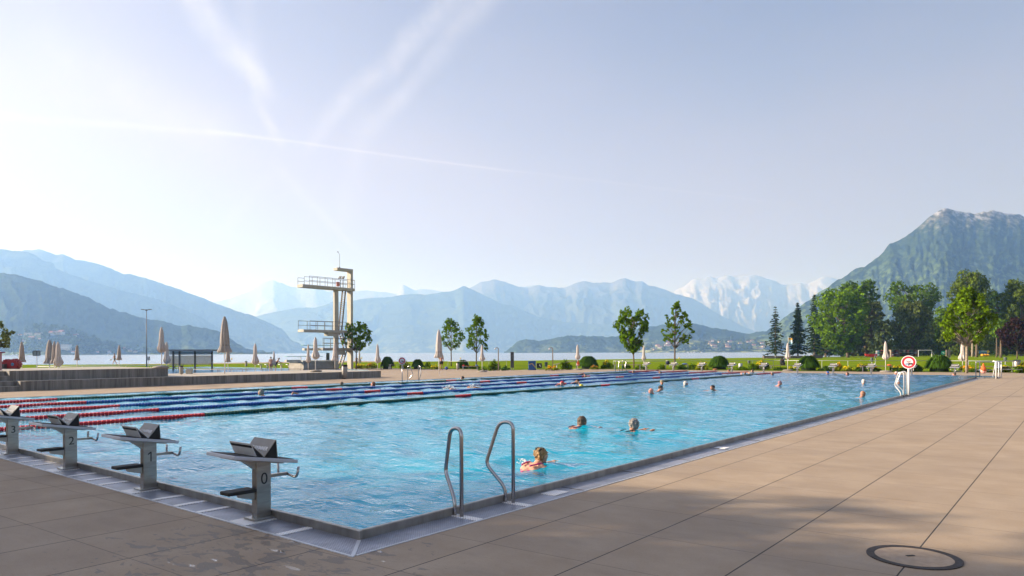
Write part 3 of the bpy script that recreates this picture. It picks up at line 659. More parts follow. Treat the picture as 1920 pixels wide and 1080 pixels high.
LH = [(-500, 450), (-250, 480), (0, 512.5), (17, 513), (40, 517.5), (60, 523), (80, 527.5), (95, 535), (120, 541), (142, 550), (165, 557), (185, 568), (207, 579), (230, 585), (250, 591), (275, 598), (300, 601), (320, 606), (340, 612), (352, 609), (375, 614), (400, 618), (412, 622), (440, 640), (460, 653), (478, 657), (495, 657.5), (503, 663.5)]
ridge('wooded_hill', LH, 2300, mf, run=1.9, step=3, gul=.10, gf=1.4, jag=5, jf=.05, seed=1, rough=.012)
LF = [(-500, 640), (-100, 636), (0, 640), (20, 634), (65, 615), (80, 612), (100, 614), (135, 618), (160, 628), (200, 643), (220, 651), (250, 656), (330, 659), (420, 661), (510, 664)]
ridge('lakeside_hill', LF, 1750, mat_mountain('lakeside_wood', (0.035, 0.05, 0.025), (0.055, 0.075, 0.03), (0.2, 0.2, 0.18), sc=0.01, meadow=((0.11, 0.14, 0.05), 60), foot=3), run=3.2, step=3, rows=24, gul=.25, gf=.6, jag=6, jf=.045, seed=2)
ridge('plateau_mountain', [(-500, 455), (-200, 460), (0, 467), (30, 470), (42, 471), (62, 476), (78, 487), (100, 493), (104, 503), (130, 514), (180, 530), (230, 545), (300, 562), (380, 596), (450, 640), (470, 664)], 4300, mfar, gul=.14, seed=3, jag=8, jf=.02)
ridge('long_ridge', [(20, 480), (45, 469), (70, 468), (80, 468.5), (95, 474), (105, 478), (118, 476), (132, 482), (142, 487), (160, 489), (185, 495), (210, 504), (230, 513), (245, 514), (275, 522), (300, 530), (330, 540), (355, 550), (385, 560), (400, 567), (440, 582), (475, 592), (505, 606), (528, 616), (537, 625), (545, 637), (560, 643), (575, 655), (592, 664)], 5000, mfar, gul=.13, seed=4, jag=6, jf=.02)
ridge('mid_range', [(380, 600), (475, 594), (500, 588), (540, 580), (560, 577), (590, 577), (625, 566), (650, 566), (680, 560), (700, 558), (720, 558), (770, 551), (800, 552), (830, 548), (850, 545), (870, 535.5), (888, 544), (905, 552), (940, 570), (960, 572), (985, 583), (1010, 594), (1060, 604), (1120, 608), (1200, 609), (1330, 640), (1420, 662)], 7000, mfar, gul=.15, seed=5, jag=8, jf=.012, foot=-1)
ridge('snow_flecked_range', [(640, 600), (760, 580), (850, 555), (885, 538), (905, 527), (930, 524), (948, 529), (970, 537), (990, 540), (1010, 534), (1030, 538), (1060, 540), (1075, 532), (1095, 526), (1110, 530), (1145, 530), (1170, 520.5), (1190, 528), (1205, 527), (1215, 535), (1240, 540), (1260, 548), (1275, 553), (1300, 560), (1320, 572), (1350, 590), (1380, 605), (1400, 615), (1440, 630), (1500, 660)], 8000, mfar2, gul=.16, seed=6, jag=14, jf=.009, foot=-1)
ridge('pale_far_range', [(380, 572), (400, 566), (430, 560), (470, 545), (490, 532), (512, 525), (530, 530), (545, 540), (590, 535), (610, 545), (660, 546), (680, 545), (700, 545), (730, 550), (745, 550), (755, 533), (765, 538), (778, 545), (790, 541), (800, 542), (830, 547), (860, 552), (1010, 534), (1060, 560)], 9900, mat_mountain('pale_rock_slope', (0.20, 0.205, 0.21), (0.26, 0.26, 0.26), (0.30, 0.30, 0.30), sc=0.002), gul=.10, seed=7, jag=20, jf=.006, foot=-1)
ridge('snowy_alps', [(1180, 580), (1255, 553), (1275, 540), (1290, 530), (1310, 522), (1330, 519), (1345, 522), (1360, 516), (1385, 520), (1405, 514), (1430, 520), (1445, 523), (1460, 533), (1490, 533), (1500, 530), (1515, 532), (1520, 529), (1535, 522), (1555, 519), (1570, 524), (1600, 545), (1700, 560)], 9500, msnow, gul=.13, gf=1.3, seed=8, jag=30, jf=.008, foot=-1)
ridge('pyramid_mountain', [(1380, 652), (1420, 632), (1440, 620), (1465, 600), (1500, 575), (1540, 545), (1572, 524), (1590, 514), (1605, 506), (1612, 504), (1632, 492), (1655, 475), (1668, 457), (1680, 452), (1695, 445), (1715, 431), (1735, 415), (1748, 403), (1760, 395), (1768, 390), (1777, 390.5), (1790, 394), (1810, 398), (1828, 400.5), (1843, 397), (1856, 395), (1875, 399), (1900, 402), (1940, 403), (2000, 410), (2100, 440), (2400, 500)], 2500, mpyr, run=1.5, step=3, rows=70, gul=.065, gf=1.5, seed=9, jag=8, jf=.02)
ridge('meadow_hill', [(1130, 640), (1200, 615), (1240, 609), (1270, 606), (1300, 606), (1330, 613), (1360, 618), (1385, 623), (1400, 626), (1410, 624), (1430, 621), (1480, 621), (1560, 618), (1700, 615), (2100, 610)], 3000, mhill, run=3.0, gul=.12, seed=10, jag=5, jf=.03, foot=-1.5)
ridge('wooded_point', [(945, 664), (952, 655), (960, 650), (970, 640), (985, 636), (1010, 639), (1030, 636), (1050, 632), (1065, 629), (1100, 630), (1170, 632), (1250, 634), (1320, 640), (1400, 650), (1430, 660)], 2900, mf, run=1.6, step=3, gul=.16, gf=1.2, seed=11, jag=5, jf=.04, foot=-1.5)
ridge('shore_meadows', [(1170, 661), (1210, 652), (1240, 645), (1300, 638), (1400, 636), (1500, 632), (1600, 632), (1900, 634), (2200, 640)], 2500, mhill, run=6, step=3, rows=24, gul=.2, gf=.5, seed=12, jag=4, jf=.04, foot=-1.5)
bpy.context.view_layer.update()
BV = {}
def onto(name, px, py):                 # where a sight line meets a hillside
    if name not in BV:
        o = TERR[name]; BV[name] = BVHTree.FromPolygons([v_.co for v_ in o.data.vertices], [p_.vertices for p_ in o.data.polygons])
    c = Vector((CX, CY, CZ)); d = (at(px, py, 1000) - c).normalized()
    r_ = BV[name].ray_cast(c, d); return r_[0]

# ------------------------------------------------------------------ starting blocks
def make_block(label, number):
    t = thing('starting_block', label, 'starting block', group='starting blocks along the pool ends')
    mb = MB(); mb.box((0, 0, .316), (.088, .16, .62)); bevel(mb.build('column', STEEL, t), .004)
    mb = MB(); mb.box((0, 0, .012), (.20, .27, .018)); bevel(mb.build('base_plate', STEEL, t), .003)
    # sloping platform, higher away from the water
    A = Vector((0, -.44, .70)); B = Vector((0, .25, .585)); sl = math.atan2(B.z - A.z, B.y - A.y); Mx = Matrix.Rotation(sl, 4, 'X'); mid = (A + B) / 2
    mb = MB(); mb.box(mid - Vector((0, 0, .018)), (.52, .70, .034), M=Mx); p = mb.build('platform', PLAT, t); bevel(p, .005)
    mb = MB(); mb.box(mid + Mx @ Vector((0, 0, .002)), (.46, .64, .006), M=Mx); mb.build('tread', BLACK, p)
    mb = MB(); mb.box(mid + Mx @ Vector((0, 0, -.044)), (.34, .50, .014), M=Mx); mb.prism([(-.30, .66), (-.08, .50), (-.08, .63)], 'x', -.030, .030); mb.build('bracket', STEEL, t)
    # triangular sign wedges lying across the platform
    def wedge(y0, y1, ya, h, txt_side):
        def P(y, z): q = mid + Mx @ Vector((0, y - mid.y, 0)); return (q.y, q.z + .006 + z)
        tri = [P(y0, 0), P(y1, 0), P(ya, h)]
        m = MB(); x0_, x1_ = -.195, .195
        th = .006
        # two sheet-metal faces and a dark filled end
        a, b, c = [Vector((0, *q)) for q in tri]
        for (u, v_) in ((a, c), (b, c)):
            d = (v_ - u); L = d.length; ang = math.atan2(d.z, d.y)
            m.box((u + v_) / 2, (x1_ - x0_, L, th), M=Matrix.Rotation(ang, 4, 'X'))
        o = m.build('sign_wedge', mat('wedge_metal', (0.17, 0.16, 0.145), 0.45, 0.2, 0.12, 6) if txt_side else mat('wedge_metal_lit', (0.62, 0.61, 0.60), 0.5, 0.0, 0.06, 6), t)  # pale copy for the overhanging wedge, deck bounce light put into its colour
        e = MB(); ins = .006; e.prism([(a.y + ins * 2, a.z + .001), (b.y - ins * 2, b.z + .001), (c.y, c.z - ins * 3)], 'x', x0_ + .004, x1_ - .004); e.build('end_panel', BLACK, o)
        return o, a, b, c
    wedge(-.175, -.085, -.235, .118, 0)
    o, a, b, c = wedge(-.085, .06, .045, .175, 1)
    for u, flip in ((a, 0), (b, 1)):
        tm = textmesh('SCHWIMMER', .056, WHITE, .0008); q = bpy.data.objects.new('lettering', tm); COL.objects.link(q); q.parent = o
        d = (c - u).normalized(); xax = Vector((1, 0, 0)) if not flip else Vector((-1, 0, 0)); n_ = xax.cross(d)
        pos = u + d * .085 + n_ * .005
        q.matrix_local = Matrix(((xax.x, d.x, n_.x, pos.x), (xax.y, d.y, n_.y, pos.y), (xax.z, d.z, n_.z, pos.z), (0, 0, 0, 1)))
    # backstroke grips
    mb = MB(); mb.box((0, .185, .415), (.045, .22, .03)); mb.build('grip_arm', STEEL, t)
    for sx in (-1, 1):
        mb = MB(); mb.tube(fillet([(0, .285, .415), (sx * .165, .30, .385), (sx * .185, .31, .50)], .05), .0135, 10); mb.build('grip', TUBE, t, smooth=True)
    # rear step
    mb = MB(); mb.prism([(-.08, .20), (-.25, .245), (-.27, .285), (-.08, .285)], 'x', -.022, .022); mb.build('step_bracket', STEEL, t)
    mb = MB(); mb.box((0, -.25, .305), (.17, .30, .035)); bevel(mb.build('step', BLACK, t), .008)
    if number is not None:
        nm_ = textmesh(str(number), .165, BLACK) if number != 1 else MB().box((.006, 0, 0), (.013, .118, .003)).bar((-.030, .030, 0), (.004, .056, 0), .013, .003).mesh('number', BLACK)
        o = bpy.data.objects.new('number', nm_); COL.objects.link(o); o.parent = t
        o.matrix_local = Matrix(((0, 0, 1, .0445), (1, 0, 0, .004), (0, 1, 0, .40), (0, 0, 0, 1)))
    return t
for k in range(4):
    lb = ['nearest steel starting block, marked with a zero, beside the pool corner', 'near steel starting block directly left of the one marked zero', 'near steel starting block right of the one cut by the left edge', 'near steel starting block cut by the left edge of the photo'][k]
    b_ = make_block(lb, k); b_.location = (-1.385 - 2.5 * k, -.13, 0.006)
far0 = None
FARL = ['far starting block rightmost of the row, in front of the big grass dome', 'far starting block partly behind the round sign on the right', 'far starting block in front of the bench with the orange towel',
        'far starting block directly right of the blue bathing cap', 'far starting block left of the grass dome, past the red rope end', 'far starting block beside the black backpack bench',
        'far starting block left of the round grey container', 'far starting block left of the broad grass dome in mid view', 'far starting block in front of the bench with the navy bag', 'far starting block leftmost of the row, behind the red rope end']
for k in range(10):
    if far0 is None:
        far0 = make_block(FARL[0], None); f = far0
    else: f = dup(far0, label=FARL[k])
    f.location = (-1.385 - 2.5 * k, 50.13, .004); f.rotation_euler = (0, 0, PI)

# ------------------------------------------------------------------ grab rails
FARTUBE = mat('sunlit_steel', (0.62, 0.60, 0.58), 0.3, 0.35, 0.05)  # paler copy of the tube steel, sunlight put into its colour
def rail(label, loc, rz, sy, h=.90, mt=None):
    # outer leg on the gutter, top bend, slanting leg that kinks back to the gutter
    mb = MB(); pts = [(.16, 0, 0), (.16, 0, h), (-.02, sy * .03, h - .01), (-.16, sy * .095, .42), (.055, sy * .01, .16), (.055, sy * .01, 0)]
    pp = [Vector(p) for p in pts]; path = fillet(pp[:4], .11, 10)[:-1] + fillet([pp[3 - 1] * .3 + pp[3] * .7, pp[3], pp[4], pp[5]], .10, 8)[1:]
    mb.tube(path, .0205, 14)
    o = mb.build('grab_rail', mt or TUBE, None, smooth=True, loc=loc, rz=rz); return tag(o, label, 'handrail', 'grab rails of the pool ladders')
rail('near grab rail closest to the pool corner, seen nearly edge on', (0, 1.17, 0), 0, 1)
rail('near grab rail with its kink turned to the water, beside the pink swimmer', (0, 2.01, 0), 0, -1)
rail('front grab rail of the ladder beside the right-hand round sign', (-.10, 24.75, 0), 0, 1, mt=FARTUBE)
rail('back grab rail of the ladder beside the right-hand round sign', (-.24, 26.05, 0), 0, -1, mt=FARTUBE)
rail('left grab rail on the far side of the pool, beside the small round sign', (-25.27, aty(765, -25.4), 0), PI, -1)
rail('right grab rail on the far side of the pool by the small round sign', (-25.27, aty(785, -25.4), 0), PI, 1)
def far_ladder(px, lab):
    p = gp(px, 698); mb = MB(); o = thing('pool_ladder', lab, 'handrail', (p.x, p.y, 0), YAW)
    for sx in (-.28, .28):
        m = MB(); m.tube(fillet([(sx, .15, 0), (sx, .15, .95), (sx + .35 * (1 if sx > 0 else -1) * 0 + .3, .0, .95), (sx + .18, -.1, .35), (sx + .4, -.1, .0)], .12), .022, 8); m.build('rail', TUBE, o, smooth=True)
far_ladder(1161, 'curved steel ladder rails left of the far row of starting blocks')

# ------------------------------------------------------------------ round no-diving signs
def ring(mb, r0, r1, y, n=40, th=.004, mi=0):
    for k in range(n):
        a, b = 2 * PI * k / n, 2 * PI * (k + 1) / n
        P = [(r0 * math.cos(a), y, r0 * math.sin(a)), (r0 * math.cos(b), y, r0 * math.sin(b)), (r1 * math.cos(b), y, r1 * math.sin(b)), (r1 * math.cos(a), y, r1 * math.sin(a))]
        Q = [(p[0], p[1] + th, p[2]) for p in P]
        mb.add(P + Q, [(0, 1, 2, 3), (7, 6, 5, 4), (0, 4, 5, 1), (2, 6, 7, 3)], mi)
def round_sign(label, loc, h, r, pole_r, rz):
    t = thing('round_sign', label, 'sign', loc, rz)
    m = MB(); m.tube([(0, 0.02, 0), (0, 0.02, h - r * .9)], pole_r, 12); m.build('pole', WHITEM if pole_r > .03 else TUBE, t, smooth=True)
    def at_h(o): o.location = (0, 0, h); return o
    m = MB(); ring(m, 0.001, r, 0, th=.012); at_h(m.build('plate', SIGNWHITE, t))
    m = MB(); ring(m, r * .60, r * .88, -.003, th=.003); at_h(m.build('red_band', SIGNRED, t))
    m = MB(); m.box((-r * .25, -.003, -r * .30), (r * .42, .003, r * .34)); at_h(m.build('water_symbol', SIGNBLUE, t))
    m = MB(); m.box((r * .25, -.003, -r * .24), (r * .56, .003, r * .24)); m.box((r * .03, -.004, -r * .36), (r * .12, .003, r * .3)); m.bar((-r * .32, -.004, 0), (0, -.004, r * .2), .003, r * .05); m.bar((r * .32, -.004, 0), (0, -.004, r * .2), .003, r * .05); at_h(m.build('diver_symbol', BLACK, t))
    m = MB(); m.bar((-r * .33, -.006, -r * .30), (r * .33, -.006, r * .30), .002, r * .035); m.bar((r * .33, -.006, -r * .30), (-r * .33, -.006, r * .30), .002, r * .035); at_h(m.build('cross', SIGNRED, t))
    return t
round_sign('large round red and white no-diving sign on a white post, right side', (0.11, 25.35, 0), 1.26, .245, .036, R(8))
p = gp(754, 718); round_sign('small round red and white sign on a slim post, left of the far ladder', (p.x, p.y, 0), zat(754, 676.5, depth(p)), .20, .022, YAW)

# ------------------------------------------------------------------ lane ropes
FLM = {}
def make_rope(label, xr, segs):
    t = thing('lane_rope', label, 'lane rope', (xr, 0, WZ + .034), 0, 'lane ropes dividing the left half of the pool')
    m = MB(); m.tube([(0, .0, 0), (0, 50, 0)], .006, 6); m.build('cable', DARK, t)
    built = {}
    for (a, b, c) in segs: built.setdefault(c, MB())
    FN = {'R': 'red_float', 'G': 'green_float', 'B': 'blue_float'}; FM = {'R': RED, 'G': GREEN, 'B': BLUE}; nfl = 0
    y_in = aty(-6, xr)                  # the part left of the photo is kept as one strip; the hundred nearest floats in view are single parts
    for (a, b, c) in segs:
        mb = built[c]; y = a; k = 0; step = .094
        while y < b - .04:
            far = y > 26
            wob = .004 * math.sin(y * 2.1 + xr)
            L = .074 if not far else .09; rr = .057
            n = 10 if y < 14 else 7
            prof = [(.02, 0), (rr * .93, .004), (rr, .018), (rr * .82, L * .5), (rr, L - .018), (rr * .93, L - .004), (.02, L)] if y < 20 else [(.03, 0), (rr, .008), (rr, L - .008), (.03, L)]
            if y >= y_in and nfl < 100:
                nfl += 1; key = (c, n, len(prof))
                if key not in FLM: FLM[key] = MB().lathe(prof, (0, 0, 0), n).mesh(FN[c], FM[c])
                fo = obj(FN[c], FLM[key], t, (0, y, wob)); fo.rotation_euler = (R(-90), 0, 0); k += 1; y += step ; continue
            vs = []; o = len(mb.v)
            for (r, z) in prof:
                for q in range(n):
                    an = 2 * PI * (q + .3 * (k % 3)) / n; mb.v.append((r * math.cos(an), y + z, r * math.sin(an) + wob))
            for j in range(len(prof) - 1):
                for q in range(n): mb.f.append((o + j * n + q, o + (j + 1) * n + q, o + (j + 1) * n + (q + 1) % n, o + j * n + (q + 1) % n)); mb.m.append(0)
            k += 1; y += step
    for c, mb in built.items():
        if mb.v: q_ = mb.build(FN[c] + '_row', FM[c], t); q_['kind'] = 'stuff'
RL = ['nearest lane rope, green floats with red ends', 'second lane rope from the open water, blue floats', 'middle lane rope of the five, blue floats', 'blue lane rope next to the outermost green one', 'outermost green lane rope along the far pool wall']
RN = ['nearest_rope'] * 5
for i in range(5):
    c = 'G' if i in (0, 4) else 'B'
    make_rope(RL[i], -(12.373 + 2.5 * i), [(.35, 5.0, 'R'), (5.0, 14.3, c), (14.3, 15.1, 'R'), (15.1, 24.1, c), (24.1, 24.95, 'R'), (24.95, 34.0, c), (34.0, 34.9, 'R'), (34.9, 44.4, c), (44.4, 49.5, 'R')])

# ------------------------------------------------------------------ manhole
t = thing('manhole_cover', 'round concrete manhole cover with a dark iron ring in the paving', 'manhole', (4.01, 2.40, 0), R(20))
def disc(mb, r0, r1, z, n=64, th=.006):
    for k in range(n):
        a, b = 2 * PI * k / n, 2 * PI * (k + 1) / n
        P = [(r0 * math.cos(a), r0 * math.sin(a), z), (r1 * math.cos(a), r1 * math.sin(a), z), (r1 * math.cos(b), r1 * math.sin(b), z), (r0 * math.cos(b), r0 * math.sin(b), z)]
        mb.add(P + [(p[0], p[1], p[2] - th) for p in P], [(0, 1, 2, 3), (1, 5, 6, 2), (0, 3, 7, 4)])
m = MB(); disc(m, .285, .345, .008); m.build('iron_ring', mat('rusty_iron', (0.045, 0.034, 0.030), 0.6, 0.5, 0.4, 30, 0.6, 90), t)
m = MB(); disc(m, .0, .284, .006); m.build('concrete_infill', mat('manhole_concrete', (0.345, 0.26, 0.185), 0.8, 0, 0.12, 12, 0.3, 200), t)
m = MB(); m.box((-.02, .02, .0075), (.07, .028, .003), rz=.5); m.build('key_hole', BLACK, t)

# ------------------------------------------------------------------ closed parasols
def parasol(px, top, cbot, base=None, H=None, style='tied', m=CANVAS, wide=1.0, zb=None, label='', foot=False, side=1):
    if base is not None:
        p = gp(px, base, zb) if zb is not None else gpt(px, base); d = depth(p)
    else:
        d = (H + hgt(-60, 0) - CZ) * F / (-un(px, top)[1]) if un(px, top)[1] < 0 else 60
        z = -0.4; d = max(20, (H + z - CZ) * F / (-un(px, top)[1])); p = at(px, 700, d); p.z = z
    Hh = zat(px, top, d) - p.z; zb_ = zat(px, cbot, d) - p.z; L = Hh - zb_
    t = thing('closed_parasol', label, 'parasol', tuple(p), YAW, 'closed parasols round the pools')
    mm = MB(); mm.tube([(0, 0, 0), (0, 0, Hh - .05)], .024 * max(1, Hh / 2.6), 8); mm.build('pole', WHITEM, t, smooth=True)
    mm = MB(); mm.lathe([(.01, 0), (.04, .0), (.035, .07), (.01, .09)], (0, 0, Hh - .09), 8); mm.build('finial', BLACK, t)
    k = L * wide; nf = 8
    if style == 'tied':
        prof = [(.022, 1), (.045, .93), (.068, .80), (.088, .6), (.104, .4), (.110, .26), (.098, .20), (.115, .13), (.145, .05), (.150, .02), (.135, .0)]
        fold = lambda z: .10 if z > .22 else .24
        prof2 = [(r * k * 1.02, zb_ + z * L) for r, z in prof]
        off = lambda z: 0
    else:
        prof = [(.020, 1), (.040, .94), (.062, .85), (.078, .7), (.082, .55), (.080, .42), (.10, .33), (.135, .22), (.155, .14), (.12, .06), (.06, .0)]
        fold = lambda z: .10 if z > .45 else .22
        prof2 = [(r * k * 1.0, zb_ + z * L) for r, z in prof]
        off = lambda z: side * .45 * max(0, (.42 - z)) * max(0, z + .04) * 5 * .12 * k
    ph = rnd.random() * 6
    def mod(r, z, a, j):
        zz = (z - zb_) / L
        f = 1 + fold(zz) * math.sin(nf * a + ph + 1.5 * math.sin(zz * 3)) * (1 if zz < .93 else .3)
        return r * f, off(zz), 0
    mm = MB(); mm.lathe(prof2[::-1], (0, 0, 0), 40, mod=mod, cap=False); mm.build('canopy', m, t, smooth=True)
    if style == 'tied':
        mm = MB(); zs = zb_ + .205 * L; mm.lathe([(.104 * k, zs - .012), (.108 * k, zs), (.104 * k, zs + .012)], (0, 0, 0), 16, cap=False); mm.build('strap', STRAP, t)
    if foot:
        mm = MB(); mm.lathe([(.42, 0), (.44, .05), (.36, .10), (.1, .13)], (0, 0, 0), 20); mm.build('foot', STONE, t)
    return t
PS = [
 (41, 640.5, 679, None, 3.0, 'tied', CANVAS2, 1, 'closed taupe parasol between the hose reel and the square board'),
 (93, 637.4, 682, None, 3.3, 'tied', CANVAS2, 1.3, 'closed taupe parasol, left and tallest of a cluster of three'),
 (102, 640, 681, None, 3.1, 'tied', CANVAS2, .9, 'closed taupe parasol in the middle of a cluster of three'),
 (109, 641, 687, None, 2.7, 'loose', CANVAS, 1.05, 'closed pale parasol hanging loose, right of a cluster of three'),
 (144.5, 646.5, 675.5, None, 2.7, 'tied', CANVAS2, 1, 'closed taupe parasol alone on the lawn right of the cluster of three'),
 (223.5, 647, 675, None, 2.7, 'tied', CANVAS2, 1, 'closed taupe parasol beside the walking person'),
 (312.5, 641, 682, None, 3.2, 'loose', CANVAS, 1, 'closed pale parasol at the left end of the open shelter'),
 (427.5, 646, 679, None, 2.9, 'tied', CANVAS2, .9, 'closed taupe parasol half hidden behind the tallest one'),
 (478.5, 644, 683.5, None, 3.0, 'loose', CANVAS, 1, 'closed pale parasol between the tallest parasol and the two bathers'),
 (513.7, 658, 684, None, 2.3, 'loose', CANVAS, .8, 'short closed parasol in front of the two standing bathers'),
 (578, 645.5, 680, None, 2.9, 'loose', CANVAS, .8, 'closed parasol leftmost of those in front of the diving tower'),
 (628, 641, 676, None, 3.1, 'tied', CANVAS, 1, 'closed parasol with a strap in front of the tower column'),
 (674, 657, 681, None, 2.4, 'loose', CANVAS, .8, 'small closed parasol just right of the diving tower'),
 (708, 645, 681, 694.5, None, 'loose', CANVAS, .9, 'closed parasol left of the two nearest dark bushes'),
 (1207, 648, 676, 691.5, None, 'loose', CANVAS, .85, 'closed parasol between the two young trees near the far blocks'),
]
for (px, tp, cb, bs, H, st, m, wd, lb) in PS: parasol(px, tp, cb, bs, H, st, m, wd, label=lb)
parasol(303, 613, 661, 691, style='loose', m=CANVAS, zb=.90, label='closed parasol on the upper concrete terrace beside the lamp post', foot=False)
parasol(421.5, 593.5, 661, 701, style='tied', m=CANVAS2, wide=1.05, zb=.44, label='tallest closed parasol with a dark strap, on the edge of the concrete terrace')
parasol(591.5, 632, 674, 697, style='loose', m=CANVAS, zb=.44, wide=1.0, label='closed parasol on a round stone foot on the low terrace, left of the tower')
parasol(823, 618, 671, 701.5, style='tied', m=CANVAS, label='large closed parasol beside the person in black trunks')
parasol(904, 647, 677, 697.5, style='loose', m=CANVAS, label='closed parasol in front of the second young tree', foot=True)
parasol(1083, 646, 674, 693.5, style='loose', m=CANVAS, label='closed parasol above the orange life-buoy bag', foot=True)
parasol(1477, 643, 673.5, 695.5, style='loose', m=CANVAS, label='closed parasol beside the flag and the backpack', foot=True)
parasol(1660.5, 640, 674.5, 697.5, style='loose', m=CANVAS, label='closed parasol behind the bench with the orange towel', foot=True)
parasol(1805, 641, 676.5, 697.5, style='loose', m=CANVAS, wide=1.15, side=-1, label='closed parasol beside the bright young tree on the right', foot=True)
for px, py, lb in ((301.5, 691, 'flat round stone on the upper terrace by the lamp post'), (592, 697.5, 'flat round stone on the low terrace left of the steel bin')):
    p = gp(px, py, .90 if px < 400 else .44); mm = MB(); mm.lathe([(.25, -.01), (.40, .03), (.38, .10), (.1, .15)], (0, 0, 0), 20); o = mm.build('parasol_foot', STONE, None, True, tuple(p)); tag(o, lb, 'parasol foot')

# ------------------------------------------------------------------ bins, boxes, posts
BINSTEEL = mat('bin_steel', (0.27, 0.25, 0.235), 0.42, 0.75, 0.1, 8)
def round_bin(px, base, top, wpx, m, lid, label, z=None, hang=0, X=None):
    p = gp(px, base, z) if z is not None else gpt(px, base)
    if X is not None: p = Vector((X, aty(px, X), 0))
    d = depth(p); h = zat(px, top, d) - p.z; r = wpx / 2 * d / F
    t = thing('litter_bin', label, 'bin', tuple(p), 0)
    mm = MB(); mm.lathe([(r * .96, h * .06), (r, h * .08), (r, h * .86), (r * .98, h * .87)], (0, 0, 0), 24); mm.build('body', m, t, smooth=True)
    mm = MB(); mm.lathe([(r * 1.03, h * .86), (r * 1.03, h * .96), (r * .8, h), (r * .3, h)], (0, 0, 0), 24); mm.build('lid', lid, t, smooth=False)
    mm = MB(); mm.tube([(0, 0, 0), (0, 0, h * .1)], r * .25, 8); mm.build('foot', DARK, t)
round_bin(646, 709, 683.5, 10.5, BINSTEEL, BLACK, 'stainless steel litter bin against the low concrete wall', X=-31.75)
round_bin(1907, 698.5, 674.5, 11.5, BINSTEEL, BLACK, 'stainless steel litter bin at the right edge, past the stair rails')
round_bin(858.5, 693.5, 679.5, 5.5, BINSTEEL, BLACK, 'small steel litter bin between the two young trees')
round_bin(340, 702, 685.5, 7, CONC2, BLACK, 'grey litter bin with a black lid in front of the shelter', z=.44)
round_bin(461.5, 687.5, 677, 4.4, CONC2, BLACK, 'distant grey litter bin on the lawn by the far pool', z=-.3)
round_bin(1388.5, 692, 681, 7.5, DULL, DULL, 'squat round grey container left of the yellow bush')
p = gp(355 + 10 * 0 + 0, 701, .44); d = depth(p)
t = thing('storage_box', 'pale concrete box with a blue lid beside the grey litter bin', 'box', tuple(p), YAW); k = d / F
mm = MB(); mm.box((0, 0, 4.6 * k), (10 * k, 8 * k, 9.2 * k)); bevel(mm.build('body', CONC, t), .01)
mm = MB(); mm.box((0, 0, 10 * k), (6 * k, 6 * k, 1.5 * k)); mm.build('lid', SIGNBLUE, t)
def post_bin(px, base, top, bot, w, label):
    p = gpt(px, base); d = depth(p); k = d / F
    t = thing('post_bin', label, 'bin', tuple(p), YAW, 'dark bins on posts along the lawn')
    mm = MB(); mm.tube([(0, .0, 0), (0, .0, zat(px, bot, d) - p.z)], .03, 8); mm.build('post', DULL, t)
    zt_, zb_ = zat(px, top, d) - p.z, zat(px, bot, d) - p.z; r = w / 2 * k
    mm = MB(); mm.lathe([(r * .8, zb_), (r * .85, zb_ + .02), (r, zt_ - .03), (r, zt_), (r * .6, zt_)], (0, 0, 0), 16); mm.build('bucket', mat('slate_plastic', (0.07, 0.085, 0.10), 0.5), t, smooth=True)
post_bin(1634.8, 691, 671, 678, 5.4, 'dark bin on a post above the far blocks, left of the round sign')
post_bin(1641.5, 676, 666.8, 671.5, 3.6, 'small dark bin on the lawn below the red boat')
post_bin(1404.5, 692, 676, 683, 5.6, 'dark bin on a post right of the round grey container')
post_bin(1885, 690, 669.8, 676, 6, 'dark bin on a post among the yellow flowers on the right')
post_bin(1024, 691, 679, 687, 6, 'dark bin left of the second shower post')
post_bin(1471, 684, 671, 675.5, 3.6, 'small dark bin behind the backpack')
# wheelie bin and black crate
p = gpt(997.5, 694); d = depth(p); k = d / F
t = thing('wheelie_bin', 'blue wheelie bin with a yellow zigzag mark at the edge of the lawn', 'bin', tuple(p), YAW)
mm = MB(); mm.prism([(-6.2 * k, 0), (6.2 * k, 0), (7 * k, 15 * k), (-7 * k, 15 * k)], 'y', -5 * k, 5 * k); bevel(mm.build('body', mat('bin_blue', (0.012, 0.075, 0.26), .45), t), .02)
mm = MB(); mm.prism([(-7.4 * k, 15 * k), (7.4 * k, 15 * k), (6.5 * k, 17.5 * k), (-6.5 * k, 17 * k)], 'y', -5.6 * k, 5.6 * k); mm.build('lid', mat('bin_blue', (0, 0, 0)), t)
mm = MB(); mm.bar((-6 * k, -5.2 * k, 10.5 * k), (0, -5.2 * k, 12.5 * k), .01, 1.1 * k); mm.bar((0, -5.2 * k, 12.5 * k), (6 * k, -5.2 * k, 5.5 * k), .01, 1.1 * k); mm.build('yellow_mark', YELLOW, t)
for sx in (-1, 1):
    mm = MB(); mm.tube([(sx * 6.5 * k, 4.5 * k, 1.6 * k), (sx * 7.6 * k, 4.5 * k, 1.6 * k)], 1.7 * k, 12); mm.build('wheel', BLACK, t)
p = gpt(1011, 692.5); k = depth(p) / F
t = thing('notice_board', 'low black board on two legs between the wheelie bin and the dark bin', 'sign', tuple(p), YAW)
mm = MB(); mm.box((0, 0, 7 * k), (9.5 * k, .05, 9 * k)); mm.build('panel', BLACK, t)
mm = MB(); mm.box((1 * k, -.03, 8 * k), (2.5 * k, .01, 2 * k)); mm.box((2.2 * k, -.03, 6 * k), (1.5 * k, .01, 2 * k)); mm.build('printed_mark', SIGNWHITE, t)
for sx in (-1, 1):
    mm = MB(); mm.tube([(sx * 4.9 * k, 0, 0), (sx * 4.9 * k, 0, 12 * k)], .02, 6); mm.build('leg', DULL, t)
